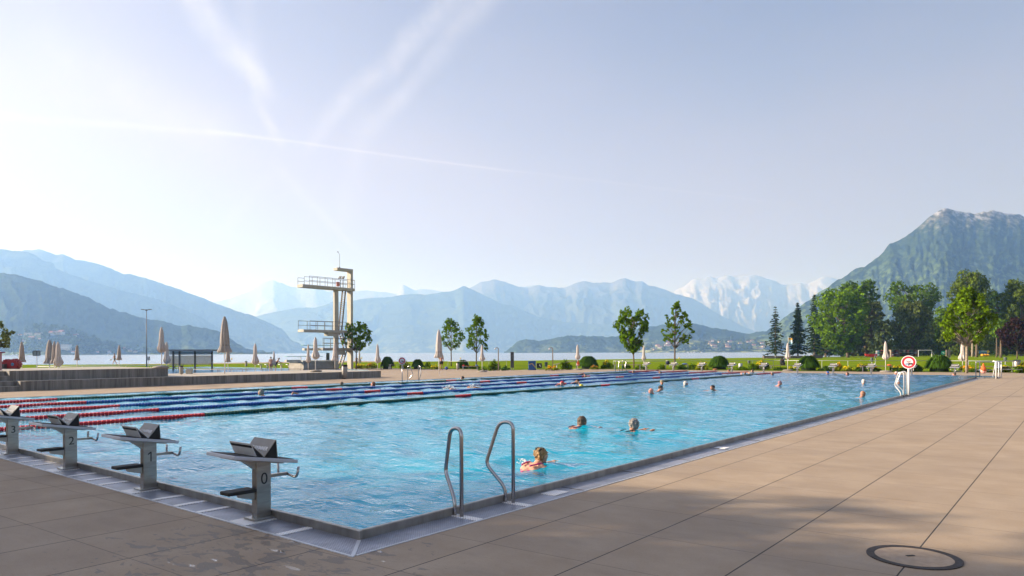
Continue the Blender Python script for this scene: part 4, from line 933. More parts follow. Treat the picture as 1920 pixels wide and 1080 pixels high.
# info stele with small pictograms
def stele(px, base, top, w, label):
    p = gpt(px, base); d = depth(p); k = d / F; h = zat(px, top, d) - p.z
    t = thing('info_stele', label, 'sign', tuple(p), YAW + .1)
    mm = MB(); mm.box((0, 0, h * .58), (w * k, .08, h * .84)); bevel(mm.build('panel', DARK, t), .006)
    for sx in (-1, 1):
        mm = MB(); mm.box((sx * w * .36 * k, 0, h * .08), (.05, .06, h * .16)); mm.build('leg', DULL, t)
    mm = MB(); m_ = mat('faded_print', (0.16, 0.165, 0.17), .6)
    ring(mm, .03, .06, -.045, 14); mm.box((0, -.043, -.16), (.10, .004, .05)); mm.box((0, -.043, -.30), (.10, .004, .03)); o = mm.build('pictogram', m_, t); o.location = (0, 0, h * .82)
stele(960.5, 695, 660, 6.4, 'tall dark grey information stele left of the wheelie bin')
stele(614.8, 686, 661.5, 6.2, 'dark grey stele beneath the diving tower platform')
# showers
def shower(px, base, top, label):
    p = gpt(px, base); d = depth(p); h = zat(px, top, d) - p.z
    t = thing('outdoor_shower', label, 'shower', tuple(p), YAW, 'steel showers at the pool edge')
    mm = MB(); mm.tube(fillet([(0, 0, 0), (0, 0, h), (-.28, 0, h - .02), (-.34, 0, h - .16)], .16, 8), .05, 10); mm.build('column', TUBE, t, smooth=True)
    mm = MB(); mm.lathe([(.02, .05), (.075, .01), (.08, -.01), (.01, -.015)], (-.345, 0, h - .19), 12); mm.build('shower_head', DULL, t, smooth=True)
    mm = MB(); mm.tube([(0, 0, 1.05), (0, -.09, 1.05)], .03, 8); mm.build('push_button', DARK, t)
shower(934.5, 695, 652, 'curved steel shower post right of the second young tree')
shower(1036.5, 694.5, 652, 'curved steel shower post right of the wheelie bin')
# lamp post
p = at(275, 700, 62); p.z = hgt(p.x, p.y); p = gpt(275, 697); d = depth(p); k = d / F; h = zat(275, 581, d) - p.z
t = thing('lamp_post', 'tall slim lamp post with two flat lamp heads at the left', 'lamp post', tuple(p), YAW)
mm = MB(); mm.tube([(0, 0, 0), (0, 0, h * .5), (0, 0, h)], [1.1 * k, 1.0 * k, .7 * k], 10); mm.build('pole', mat('lamp_grey', (0.13, 0.15, 0.17), .5, .4), t, smooth=True)
for sx in (-1, 1):
    mm = MB(); mm.prism([(sx * 1.2 * k, h - .5 * k), (sx * 4 * k, h + 1.2 * k), (sx * 9.5 * k, h + 1.6 * k), (sx * 9.8 * k, h + .2 * k), (sx * 5 * k, h - .4 * k)][::sx], 'y', -1.6 * k, 1.6 * k); mm.build('lamp_head', mat('lamp_grey', (0, 0, 0)), t)
mm = MB(); mm.box((0, 0, h - .4 * k), (3.4 * k, 2.4 * k, 2.2 * k)); mm.build('bracket', DARK, t)
p2_ = gpt(278, 694); k2 = depth(p2_) / F
t = thing('post_bin', 'pale grey bin on a short post right of the lamp post', 'bin', tuple(p2_), YAW)
mm = MB(); mm.box((0, 0, 22 * k2), (4.4 * k2, 4 * k2, 7 * k2)); mm.build('bucket', DULL, t); mm = MB(); mm.tube([(0, 0, 0), (0, 0, 19 * k2)], .03, 6); mm.build('post', DULL, t)
# square board, dark pillar and red reel at far left
p = gpt(69, 700); d = depth(p); k = d / F; zc = zat(69, 662.5, d) - p.z
t = thing('square_board', 'plain square greenish board on a thin pole left of the parasol cluster', 'sign', tuple(p), YAW)
mm = MB(); mm.tube([(0, .02, 0), (0, .02, zc + 3 * k)], .035, 6); mm.build('pole', DULL, t)
mm = MB(); mm.box((0, 0, zc), (13 * k, .03, 8.5 * k)); mm.build('panel', mat('greenish_panel', (0.20, 0.25, 0.25), .4), t)
mm = MB(); [mm.box(c, s) for c, s in (((0, -.03, zc + 4.4 * k), (14 * k, .05, .7 * k)), ((0, -.03, zc - 4.4 * k), (14 * k, .05, .7 * k)), ((-6.8 * k, -.03, zc), (.7 * k, .05, 8.2 * k)), ((6.8 * k, -.03, zc), (.7 * k, .05, 8.2 * k)), ((0, -.03, zc), (.5 * k, .04, 8.2 * k)))]; mm.build('frame', DARK, t)
p = gp(21, 692, .90); d = depth(p); k = d / F; d0 = p
t = thing('rope_reel', 'dark red reel trolley for lane ropes on the upper terrace', 'reel', tuple(p), YAW)
for i, (sx, r) in enumerate(((-6, 8.6), (8, 9.4))):
    c = Vector((sx * k, 0, 9.2 * k)); mm = MB()
    for a in range(20):
        A, B = 2 * PI * a / 20, 2 * PI * (a + 1) / 20; rr = r * k
        mm.add([c + Vector((0, y, 0)) + Vector((math.cos(q) * s * rr, 0, math.sin(q) * s * rr)) for y in (-.12 * (i + 1), .1) for (q, s) in ((A, .22), (B, .22), (B, 1), (A, 1))],
               [(0, 1, 2, 3), (7, 6, 5, 4), (2, 6, 7, 3), (0, 4, 5, 1)])
    for a in range(12):
        A = 2 * PI * a / 12; mm.box(c + Vector((math.cos(A) * r * k, -.02, math.sin(A) * r * k)), (.05, .3, .05))
    mm.build('reel', mat('dark_red_paint', (0.26, 0.015, 0.03), .45), t)
mm = MB(); ring(mm, .02, 2.8 * k, -.26, 20); o = mm.build('hub', mat('hub_blue', (0.05, 0.22, 0.42), .4), t); o.location = (9 * k, 0, 9 * k)
mm = MB(); mm.box((-6 * k, -.3, 5 * k), (6 * k, .2, 9 * k)); mm.build('winding_box', DARK, t)
mm = MB(); mm.tube([(-24 * k, -.4, -1 * k), (22 * k, -.4, -.5 * k)], 1.3 * k, 8); mm.tube([(-24 * k, -.55, .2 * k), (24 * k, -.5, 0)], .8 * k, 8); mm.build('frame_tube', DULL, t)
p = gp(17, 693, .90); k = depth(p) / F
t = thing('warning_post', 'pale grey post with a rounded light top beside the red reel', 'post', tuple(p), YAW)
mm = MB(); mm.tube([(0, -.6, 0), (0, -.6, 32 * k)], 1.1 * k, 10); mm.build('pole', DULL, t, smooth=True); mm = MB(); mm.ell((0, -.6, 33 * k), (1.2 * k, 1.2 * k, 1.6 * k)); mm.build('cap', WHITEM, t, smooth=True)
p = gp(-2, 694, .90); k = depth(p) / F
t = thing('kiosk_post', 'corner of a red and white kiosk at the left edge', 'kiosk', tuple(p), YAW)
mm = MB(); mm.box((-2 * k, 0, 16 * k), (7 * k, .3, 32 * k)); mm.build('wall', mat('kiosk_pink', (0.42, 0.22, 0.22), .6), t); mm = MB(); mm.box((-2 * k, 0, 33 * k), (11 * k, .6, 2 * k)); mm.build('roof', mat('kiosk_red', (0.25, 0.04, 0.04), .6), t)

# ------------------------------------------------------------------ railings
def railing(px0, px1, py0, py1, h_px, posts, label, z=None, double=False, mt=DULL, r=.022):
    a = gp(px0, py0, z) if z is not None else gpt(px0, py0); b = gp(px1, py1, z) if z is not None else gpt(px1, py1)
    h = h_px * depth(a) / F
    t = thing('railing', label, 'railing', (0, 0, 0))
    mm = MB(); mm.tube([a + Vector((0, 0, h)), b + Vector((0, 0, h))], r, 8); mm.build('top_rail', mt, t, smooth=True)
    if double:
        mm = MB(); mm.tube([a + Vector((0, 0, h * .5)), b + Vector((0, 0, h * .5))], r * .7, 8); mm.build('mid_rail', mt, t, smooth=True)
    for s in posts:
        q = a.lerp(b, s); mm = MB(); mm.tube([q, q + Vector((0, 0, h))], r, 8); mm.build('post', mt, t)
railing(1150, 1450, 691, 690.5, 14, [0, .2, .4, .55, .7, .87, 1], 'thin grey rail across the lawn behind the far blocks, middle stretch')
railing(1450, 1760, 690.5, 692, 14.5, [.15, .31, .47, .635, .8, 1], 'thin grey rail across the lawn between the backpack and the right grass dome')
railing(1762, 1990, 692, 694, 15.5, [.25, .62, 1], 'thin grey rail across the lawn at the far right')
railing(840, 950, 691, 691, 13.5, [0, .35, .7, 1], 'thin grey rail behind the two young trees')
railing(70, 334, 693.5, 691.5, 6.5, [0, .16, .31, .45, .62, .80, 1], 'pale low rail along the left lawn', mt=WHITEM, r=.035)
railing(364, 636, 700, 698.5, 7.2, [0, .16, .17, .25, .33, .47, .49, .6, .73, .75, .9, 1], 'low brown handrail with paired posts in front of the leisure pool', z=-.1, mt=mat('bronze_rail', (0.15, 0.12, 0.10), .5, .5))

# ------------------------------------------------------------------ benches
def bench(px0, px1, base, seat, label, m=WOOD, block=None):
    a = gpt(px0, base); b = gpt(px1, base); d = depth(a); h = (base - seat) * d / F; L = (b - a).length; ang = math.atan2(b.y - a.y, b.x - a.x)
    t = thing('bench', label, 'bench', tuple(a), ang, 'flat benches round the pool')
    mm = MB()
    for k in range(3): mm.box((L / 2, -.16 + .16 * k, h), (L, .14, .045))
    mm.build('seat', m, t)
    for s in (.04, .96):
        for sy in (-.2, .2):
            mm = MB(); mm.box((L * s, sy, h * .5 - .012), (.05, .05, h - .025)); mm.build('leg', DULL, t)
    if block is not None:
        mm = MB(); mm.box((L * block, 0, h * .52), (.34, .5, h * 1.04 + .08)); bevel(mm.build('block', CONC, t), .01)
    return t, h, L
B_ = [(713, 757, 692, 684, 'bench with a concrete block between the first bushes', .42), (867, 896, 694, 687, 'bench with a red and a blue towel below the second young tree', None),
      (1150, 1202, 694, 684, 'bench at the foot of the dense young tree', None), (1246, 1291, 692.5, 684, 'bench carrying a navy bag and a blue towel', None),
      (1443, 1500, 692, 685, 'bench carrying the black backpack', None), (1613.5, 1673, 697, 686.5, 'bench carrying the orange towel', None), (1838, 1897, 698.5, 687.5, 'bench behind the steel stair rails on the right', None)]
BH = {}
for a in B_: BH[a[0]] = bench(a[0], a[1], a[2], a[3], a[4], block=a[5])
def lump(name, px, base, z_off, size, m, label, cat, seed=0, rz=0, amp=.25):
    p = gpt(px, base); q = random.Random(seed); mm = MB(); mm.ell((0, 0, size[2] / 2), (size[0] / 2, size[1] / 2, size[2] / 2), nu=16, nv=10)
    vs = []
    for v_ in mm.v:
        n_ = 1 + amp * noise.noise(Vector((v_[0] * 5 / max(size), v_[1] * 5 / max(size), v_[2] * 5 / max(size) + seed)) * 1.6); vs.append((v_[0] * n_, v_[1] * n_, max(0, v_[2] * n_)))
    mm.v = vs; return tag(mm.build(name, m, None, True, (p.x, p.y, p.z + z_off), YAW + rz), label, cat)
NAVY = mat('navy_fabric', (0.012, 0.018, 0.05), .8); BLUEF = mat('blue_towel', (0.08, 0.16, 0.38), .9); REDF = mat('red_towel', (0.45, 0.03, 0.05), .9)
lump('bag', 1252, 692.5, BH[1246][1] + .02, (.42, .3, .34), NAVY, 'navy bag on the bench below the thin young tree', 'bag', 2)
lump('hat', 1251, 692.5, BH[1246][1] + .33, (.26, .26, .10), CANVAS, 'beige sun hat on top of the navy bag', 'hat', 3)
lump('towel', 1284, 692.5, BH[1246][1] + .02, (.55, .3, .13), BLUEF, 'blue towel lying at the right end of the bench with the navy bag', 'towel', 4)
lump('towel', 869.5, 694, BH[867][1] + .02, (.30, .3, .16), REDF, 'red towel on the left end of a bench', 'towel', 5)
lump('towel', 894, 694, BH[867][1] + .02, (.4, .3, .16), BLUEF, 'pale blue towel at the right end of the bench with the red towel', 'towel', 6)
lump('bag', 837, 693.5, 0, (.42, .3, .38), mat('violet_blue_fabric', (0.05, 0.07, 0.25), .8), 'violet blue bag on the ground right of the person in black trunks', 'bag', 7)
lump('towel', 1667.5, 697, BH[1613.5][1] + .02, (.36, .25, .13), mat('orange_red_towel', (0.75, 0.16, 0.05), .9), 'orange towel on the bench behind the far blocks', 'towel', 8)
lump('bag', 1437, 694, .25, (.55, .35, .38), BLACK, 'black bag leaning behind the block beside the backpack', 'bag', 9)
lump('shoes', 1341, 694.5, 0, (.42, .3, .16), mat('orange_tan_shoes', (0.30, 0.13, 0.05), .8), 'orange and black shoes on the ground before the grass dome', 'shoes', 10)
t = thing('backpack', 'black backpack standing upright on a bench beside a closed parasol', 'backpack', (0, 0, 0)); p = gpt(1466.5, 692); k = depth(p) / F; t.location = (p.x, p.y, p.z + BH[1443][1]); t.rotation_euler = (0, 0, YAW)
mm = MB(); mm.ell((0, 0, 6.3 * k), (4.6 * k, 3 * k, 6.8 * k)); mm.ell((2 * k, -1 * k, 3.2 * k), (3.6 * k, 3 * k, 3.4 * k)); mm.build('body', BLACK, t, True)
mm = MB(); mm.tube([(-3 * k, 0, .5 * k), (-4 * k, 0, -6 * k)], .02, 6); mm.tube([(4 * k, 0, 1 * k), (7 * k, 0, -.2 * k)], .03, 6); mm.build('strap', BLACK, t)
mm = MB(); mm.ell((0, -2.2 * k, 10 * k), (1.2 * k, .8 * k, 1.6 * k)); mm.build('patch', mat('rust_patch', (0.10, 0.03, 0.02), .8), t, True)
# sloping board on two posts
a = gpt(1044, 693.5); b = gpt(1081, 693); k = depth(a) / F
t = thing('sloping_board', 'long pale board sloping up to the right on two posts before a green bush', 'board', (0, 0, 0))
mm = MB(); mm.bar(a + Vector((-.3, -.1, 10 * k)), b + Vector((.15, .1, 18 * k)), .35, .05); mm.build('board', WOOD, t)
for q, h in ((a, 10.8), (b, 17)):
    mm = MB(); mm.box(q + Vector((0, 0, h * k / 2)), (.06, .06, h * k)); mm.build('post', DULL, t)
# life-buoy bags
def buoy(px, ztop, zbot, p, label):
    k = depth(p) / F; t = thing('rescue_bag', label, 'rescue bag', (p.x, p.y, zbot), YAW)
    h = ztop - zbot; r = h * .26
    mm = MB(); mm.ell((0, 0, r), (r, r * .9, r)); mm.build('ball', PINKF, t, True)
    mm = MB(); mm.lathe([(r * .95, r * 1.1), (r * .8, h * .55), (r * .4, h * .8), (r * .12, h)], (0, 0, 0), 14); mm.build('bag_neck', ORANGE, t, True)
p = gpt(1084, 694.2); buoy(1084, zat(1084, 675, depth(p)), zat(1084, 686.2, depth(p)), at(1084, 690, depth(p) - .3), 'orange and pink rescue bag hanging on the closed parasol')

# ------------------------------------------------------------------ stair rails at the far right corner
t = thing('stair_rail', 'white steel handrail frame round the pool stairs at the far right', 'handrail', (0, 0, 0))
def hr(pts, r=.026, nm='rail'): m_ = MB(); m_.tube(fillet(pts, .06, 4), r, 8); m_.build(nm, TUBE if nm != 'post' else WHITEM, t, smooth=True)
ya, yb = 46.55, 50.1
hr([(.12, ya, 0), (.12, ya, 1.0), (1.12, ya + .05, 1.0)]); hr([(1.12, ya, 0), (1.12, ya, 1.03)], .034, 'post'); hr([(1.12, ya, 1.0), (1.12, yb, 1.0)]); hr([(1.12, yb, 0), (1.12, yb, 1.0)], .034, 'post')
hr([(.12, ya, 1.0), (.12, yb - 1.5, 1.0), (.12, yb - 1.5, 0)]); hr([(.12, ya, .52), (1.12, ya, .52)], .018); hr([(1.12, 48.3, 0), (1.12, 48.3, 1.0)], .034, 'post'); hr([(1.12, yb, .5), (2.2, yb + .4, .5)], .02); hr([(.7, yb - .3, 0), (.85, yb - .3, 1.0)], .024, 'post'); hr([(.7, yb - .3, 1.0), (2.1, yb + .2, 1.03)], .03)
p = Vector((.50, ya - .05, 0)); buoy(0, .92, .30, p, 'orange and pink rescue bag hanging on the stair rails')
p = Vector((1.02, 48.9, .62)); mm = MB(); mm.prism([(-.17, .38), (-.13, .05), (.02, -.02), (.16, .03), (.18, .38), (.05, .41)], 'y', -.05, .06); o = mm.build('towel', mat('white_blue_towel', (0.45, 0.50, 0.62), .9, 0, .7, 6), None, False, tuple(p), YAW); tag(o, 'white and blue towel hung over the stair rails', 'towel'); bevel(o, .03, 3)

# ------------------------------------------------------------------ people in the water (one continuous body each; hair, caps and suits are children)
def head_parts(mb, c, tilt=0.0, s=1.0, face=True):
    M = Matrix.Rotation(tilt, 4, 'X'); c = Vector(c)
    def e(p, r, rot=None): mb.ell(c + M @ (Vector(p) * s), [k * s for k in r], M=M if rot is None else M @ rot)
    e((0, 0, .02), (.076, .092, .088)); e((0, .022, -.045), (.058, .066, .066)); e((0, .052, -.082), (.030, .028, .026))
    e((0, .090, -.015), (.013, .022, .024)); e((0, .082, .022), (.055, .018, .014)); e((0, .086, -.052), (.024, .012, .009)); e((0, .084, -.064), (.020, .012, .008))
    for sx in (-1, 1): e((sx * .076, -.005, -.008), (.010, .019, .030)); e((sx * .035, .068, -.025), (.022, .02, .022))
def face_marks(c, tilt, parent, s=1.0):
    M = Matrix.Rotation(tilt, 4, 'X'); c = Vector(c)
    for sx in (-1, 1):
        m_ = MB(); m_.ell(c + M @ (Vector((sx * .032, .083, .002)) * s), (.014 * s, .008 * s, .008 * s)); m_.build('eye', BLACK, parent, True)
        m_ = MB(); m_.ell(c + M @ (Vector((sx * .032, .093, .026)) * s), (.020 * s, .008 * s, .005 * s)); m_.build('eyebrow', HBROWN, parent, True)
    m_ = MB(); m_.ell(c + M @ (Vector((0, .094, -.056)) * s), (.022 * s, .008 * s, .006 * s)); m_.build('mouth', mat('lips', (0.30, 0.08, 0.07), .5), parent, True)
def hair_part(kind, m, c, tilt, parent, seed, s=1.0, fine=.012):
    M = Matrix.Rotation(tilt, 4, 'X'); c = Vector(c); mb = MB(); q = random.Random(seed)
    def e(p, r): mb.ell(c + M @ (Vector(p) * s), [k * s for k in r], M=M)
    nm = 'hair'
    if kind == 'short':
        e((0, -.014, .035), (.090, .098, .090)); e((0, -.040, -.015), (.084, .070, .075))
    elif kind == 'bob':
        e((0, -.014, .035), (.095, .102, .092)); e((0, -.045, -.03), (.092, .072, .085)); e((.0, -.055, -.075), (.075, .05, .05))
    elif kind == 'curly':
        e((0, -.012, .035), (.092, .100, .092)); e((0, -.045, -.015), (.088, .068, .078))
        for _ in range(70):
            a = q.uniform(0, 6.28); z = q.uniform(-.6, 1); r = math.sqrt(max(0, 1 - z * z)); y = math.sin(a) * r
            if y > .35 and z < .5: continue
            e((math.cos(a) * r * .092, -.016 + y * .100, .03 + z * .095), (.020, .020, .018))
    elif kind == 'bun':
        e((0, -.010, .033), (.084, .096, .086)); e((0, -.048, -.010), (.078, .058, .070)); e((0, -.050, -.062), (.058, .045, .045)); e((.005, -.082, .045), (.045, .035, .050))
        for k in range(9): e((q.uniform(-.05, .05), -.075 - q.uniform(0, .02), q.uniform(.0, .1)), (.02, .018, .03))
    elif kind == 'cap':
        e((0, -.006, .034), (.083, .098, .084)); nm = 'hair' if m.name.endswith('hair') else 'bathing_cap'
    elif kind == 'hat':
        nm = 'sun_hat'; e((0, 0, .060), (.092, .105, .075)); m2 = MB()
        for k in range(24): a = 2 * PI * k / 24; mb.cap(c + Vector((0, 0, .045)), c + Vector((math.cos(a) * .15, math.sin(a) * .16, .025)), .010, .006)
    def fn(v_):
        n_ = noise.noise(v_ * 38 + Vector((seed, 0, 0))) * (.011 if kind in ('short', 'bob', 'curly', 'bun') else .0)
        return v_ + (v_ - c).normalized() * n_
    remesh(mb, nm, m, fine, 1, parent, fn)
    if kind == 'bun':
        m_ = MB()
        for sx in (-1, 1): m_.cap(c + Vector((sx * .045, -.065, .105)), c + Vector((sx * .01, -.10, .055)), .014, .010)
        m_.cap(c + Vector((-.06, -.02, .112)), c + Vector((.06, -.02, .112)), .010, .010); m_.cap(c + Vector((.0, -.105, .0)), c + Vector((-.03, -.10, -.02)), .012, .008)
        m_.build('hair_clip', BLACK, parent, True)
def hand(mb, w_, d, up, s=1.0, sd=1):
    w_ = Vector(w_); d = Vector(d).normalized(); up = Vector(up).normalized(); x = d.cross(up) * sd
    pc = w_ + d * .045 * s
    mb.cap(w_, w_ + d * .04 * s, .024 * s, .030 * s); mb.ell(pc, (.036 * s, .036 * s, .020 * s))
    for i, (o, L) in enumerate(((-.030, .062), (-.011, .074), (.010, .070), (.029, .054))):
        b = w_ + d * .075 * s + x * o * s; k = b + d * L * .5 * s; mb.cap(b, k, .0098 * s, .009 * s); mb.cap(k, k + (d - up * .35).normalized() * L * .5 * s, .009 * s, .0075 * s)
    b = w_ + d * .02 * s - x * .030 * s; mb.cap(b, b + (d * .6 - x * .7).normalized() * .055 * s, .012 * s, .009 * s)
def swimmer(q, i):
    big = q.get('big', 0); arm = q['arm']; low = q['hair'] == 'face'
    lab = q['lab']; t = thing('person', lab, 'person', (q['x'], q['y'], WZ), q['h'], 'people swimming in the pool')
    hz = .135 if arm != 'none' else .10
    if q.get('low'): hz = .125
    if arm in ('crawl',): hz = .03
    if low: hz = -.01
    if arm == 'back': hz = .04
    vox = .011 if big else .017
    tilt = {'face': -1.2}.get(q['hair'], 0.12 if arm != 'back' else 1.2); hc = (0, .06, hz)
    hc = Vector(hc); mb = MB(); head_parts(mb, hc, tilt)
    sh = -.035 if arm in ('low', 'fwd', 'out') else -.08
    if big and not q.get('low'): sh = -.012
    if low or arm == 'crawl': sh = -.03
    rise = .5
    N0 = hc + Vector((0, -.03, -.06)); mb.cap(N0, (0, -.06, sh + .0), .054, .062)
    mb.cap((-.13, -.09, sh), (.13, -.09, sh), .062, .062)
    mb.cap((-.08, -.17, sh - .05), (.08, -.17, sh - .05), .095, .095)
    mb.cap((0, -.20, sh - .09), (0, -.50, sh - .22), .12, .11); mb.cap((-.05, -.56, sh - .24), (.05, -.56, sh - .24), .11, .11)
    for sx in (-1, 1):
        mb.cap((sx * .08, -.60, sh - .26), (sx * .12, -.98, sh - .36), .08, .055); mb.cap((sx * .12, -.98, sh - .36), (sx * .16, -1.36, sh - .28), .052, .035); mb.cap((sx * .16, -1.36, sh - .28), (sx * .2, -1.5, sh - .32), .034, .02)
        S0 = Vector((sx * .17, -.08, sh - .01))
        if arm == 'fwd':
            if big:
                E0 = Vector((sx * .235, .16, sh - .035)); H0 = Vector((sx * .13, .42, -.012))
            else: E0 = Vector((sx * .25, .15, -.05)); H0 = Vector((sx * .12, .38, -.03))
        elif arm == 'low': E0 = Vector((sx * .27, .05, sh - .10)); H0 = Vector((sx * .24, .28, sh - .12))
        elif arm == 'out': E0 = Vector((sx * .32, .10, -.015)); H0 = Vector((sx * .38, .34, -.03))
        elif arm == 'none': E0 = Vector((sx * .24, .05, -.25)); H0 = Vector((sx * .2, .25, -.3))
        elif arm == 'crawl':
            if sx > 0: E0 = Vector((.30, .08, .25)); H0 = Vector((.24, .36, .20))
            else: E0 = Vector((-.2, .2, -.15)); H0 = Vector((-.15, .4, -.3))
        elif arm == 'crawl2':
            if sx > 0: E0 = Vector((.34, -.02, .12)); H0 = Vector((.30, .22, .03))
            else: E0 = Vector((-.2, .2, -.15)); H0 = Vector((-.15, .4, -.3))
        elif arm == 'back': E0 = Vector((sx * .30, .12, .10)); H0 = Vector((sx * .10, .18, .13))
        else: E0 = Vector((sx * .38, .02, .03)); H0 = Vector((sx * .5, .25, .0))
        mb.cap(S0, E0, .050, .038); mb.cap(E0, H0, .037, .024); hand(mb, H0, H0 - E0, (0, 0, 1), 1.0, sx)
    body = remesh(mb, 'body', SKINS[q['sk']], vox, 3, t)
    if q['hair'] not in ('bald', 'face') and q['hm']: 
        hk = q['hair']; hk = 'bob' if (i == 0) else hk
        hair_part(hk, q['hm'], hc, tilt, t, i, fine=.009 if big else .014)
    if q['hair'] == 'face' : hair_part('cap', HBROWN, hc, tilt, t, i, fine=.014)
    if q['hair'] != 'face': face_marks(hc, tilt, t)
    if q.get('suit'):
        m_ = MB(); e_ = .008
        m_.cap((-.06, -.24, sh - .10), (.06, -.24, sh - .10), .090 + e_, .090 + e_); m_.cap((0, -.30, sh - .14), (0, -.50, sh - .22), .122 + e_, .112 + e_); m_.cap((-.05, -.56, sh - .24), (.05, -.56, sh - .24), .112 + e_, .112 + e_)
        for sx in (-1, 1):
            m_.tube([(sx * .075, -.27, sh + .045), (sx * .105, -.15, sh + .060), (sx * .115, -.08, sh + .064), (sx * .11, -.03, sh + .045), (sx * .09, .01, sh)], .014, 8)
        remesh(m_, 'swimsuit', mat('suit_' + str(i), q['suit'], .6, 0, .05), .012, 2, t)
    if arm in ('splash',) or i in (2, 5, 30) :
        r_ = random.Random(i); m_ = MB(); n_ = 60 if arm == 'splash' else 26
        for _ in range(n_):
            a = r_.uniform(0, 6.28); rr = r_.uniform(0, .32 if arm == 'splash' else .10); s_ = r_.uniform(.008, .030) * (1 if arm == 'splash' else .6)
            cx_, cy_ = (0, .1) if arm == 'splash' else ((-.24, -.05) if i == 2 else (.2, .35) if i == 30 else (.3, .15))
            m_.ell((cx_ + rr * math.cos(a) * 1.3, cy_ + rr * math.sin(a), r_.uniform(0, .17 if arm == 'splash' else .07) * (1 - rr)), (s_, s_, s_ * .8), nu=6, nv=4)
        sp = m_.build('splash', FOAM, None, True, (q['x'], q['y'], WZ), q['h']); sp['kind'] = 'stuff'; sp['label'] = 'white water splashed up beside a swimmer'; sp['category'] = 'splash'
for i, q in enumerate(SW): swimmer(q, i)

# people on land
def stander(px, base, top, label, heading, trunks, skin=1, hm=HBROWN, bend=0.0, stride=0.0, arms=((.05, .0), (.05, .0)), suit=False):
    p = gpt(px, base); d = depth(p); H = zat(px, top, d) - p.z; s = H / 1.75 / (1 - .12 * bend)
    t = thing('person', label, 'person', tuple(p), heading); t.scale = (s, s, s)
    mb = MB(); hip = Vector((0, 0, .92)); Rb = Matrix.Rotation(-bend, 4, 'X'); U = lambda x, y, z: hip + Rb @ Vector((x, y, z))
    head_parts(mb, U(0, .02, .72), -bend * .6)
    mb.cap(U(0, -.0, .52), U(0, .01, .64), .058, .052); mb.cap(U(-.14, 0, .49), U(.14, 0, .49), .062, .062); mb.cap(U(-.06, 0, .36), U(.06, 0, .36), .115, .115); mb.cap(U(0, 0, .3), U(0, 0, .05), .125, .125); mb.cap(U(-.06, 0, 0), U(.06, 0, 0), .115, .115)
    for sx in (-1, 1):
        st = stride * sx
        K = Vector((sx * .10, st * .22 + .02, .49)); A = Vector((sx * .11, st * .42 - .03, .07)); mb.cap((sx * .09, 0, .88), K, .085, .058); mb.cap(K, A, .058, .036); mb.cap(A, A + Vector((0, .15, -.035)), .038, .028)
        a = arms[0 if sx < 0 else 1]; S0 = U(sx * .18, 0, .48); E0 = S0 + Vector((sx * .07, a[0] * .3, -.28 + abs(a[0]) * .1)); H0 = E0 + Vector((-sx * .02, a[1] * .26 + .03, -.24 + abs(a[1]) * .24)); mb.cap(S0, E0, .048, .038); mb.cap(E0, H0, .036, .026); hand(mb, H0, H0 - E0, (0, 1, 0), 1, sx)
    remesh(mb, 'body', SKINS[skin], .018, 2, t)
    hair_part('short', hm, U(0, .02, .72), -bend * .6, t, 3, fine=.016)
    m_ = MB(); m_.cap((-.05, 0, .93), (.05, 0, .93), .128, .128)
    for sx in (-1, 1): m_.cap((sx * .085, 0, .88), (sx * .095, stride * sx * .08, .72), .098, .088)
    if suit: m_.cap(U(0, 0, .32), U(0, 0, .05), .135, .135)
    remesh(m_, 'swimwear' , trunks, .018, 2, t)
stander(827.5, 694.3, 664, 'person in black trunks standing with their back turned beside the large closed parasol', YAW, BLACK, 1)
stander(215, 684.2, 662.5, 'person in dark shorts walking across the left lawn by the lake', YAW + 1.5, DARK, 1, stride=1, arms=((.2, .3), (.6, .8)))
stander(508, 698.5, 669, 'person with pale skin standing half behind a short closed parasol', YAW + .3, mat('skin_tone_trunks', (0.35, 0.16, 0.12), .7), 0)
stander(517, 698, 671, 'person in a black one-piece bending to the right beside another bather', YAW - 1.3, BLACK, 1, bend=.5, suit=True, arms=((.7, .6), (.9, .8)))
stander(668.5, 687, 668, 'person in black standing behind the tree trunk right of the diving tower', YAW, BLACK, 1, suit=True)

# ------------------------------------------------------------------ diving tower
zt0 = -0.4; pb = gp(661, 692, zt0); XF = pb.x
def TY(px): return aty(px, XF)
def TP(px, X=None): return aty(px, XF if X is None else X)
tw = thing('diving_tower', 'tall concrete diving tower with three platforms, railings and a zigzag ladder', 'diving tower', (XF, pb.y, zt0))
def tz(px, py): y = TY(px); d = -SN * (XF - CX) + CS * (y - CY); return zat(px, py, d)
OX, OY = XF, pb.y
def tb(name, px0, px1, z0, z1, x_in=0.0, x_w=1.0, m=CONC, par=None, bv=.02):
    ya, yb = TY(px0) - OY, TY(px1) - OY; mb = MB(); mb.box((-x_in - x_w / 2, (ya + yb) / 2, (z0 + z1) / 2 - zt0), (x_w, abs(yb - ya), z1 - z0)); o = mb.build(name, m, par or tw); bevel(o, bv); return o
zTop = tz(655, 540); zMid = tz(645, 619.5); zLow = tz(650, 652.5); zRoof = tz(662, 504.5)
zgr = zt0
tb('column', 659.3, 663.5, zgr, zRoof - .3, .12, .78)
tb('column', 631.3, 638.7, zgr, zTop - .35, .38, .30)
tb('platform', 568, 666, zTop - .36, zTop, 0, 1.15)
tb('platform', 569.5, 652, zMid - .32, zMid, .0, 1.2)
tb('platform', 605, 677, zLow - .32, zLow, -.05, 1.25, m=CONC2)
tb('roof_slab', 634, 663.5, zRoof - .34, zRoof, .10, .82)
tb('bracket', 617, 633, zMid - .72, zMid - .325, .2, .8); tb('bracket', 633.5, 650, zLow - .85, zLow - .325, .3, .6)
tb('plinth', 572, 628, zgr, zgr + .95, .3, 3.0, m=CONC2); tb('plinth_slab', 569, 632, zgr + .953, zgr + 1.15, .15, 3.2, m=CONC)
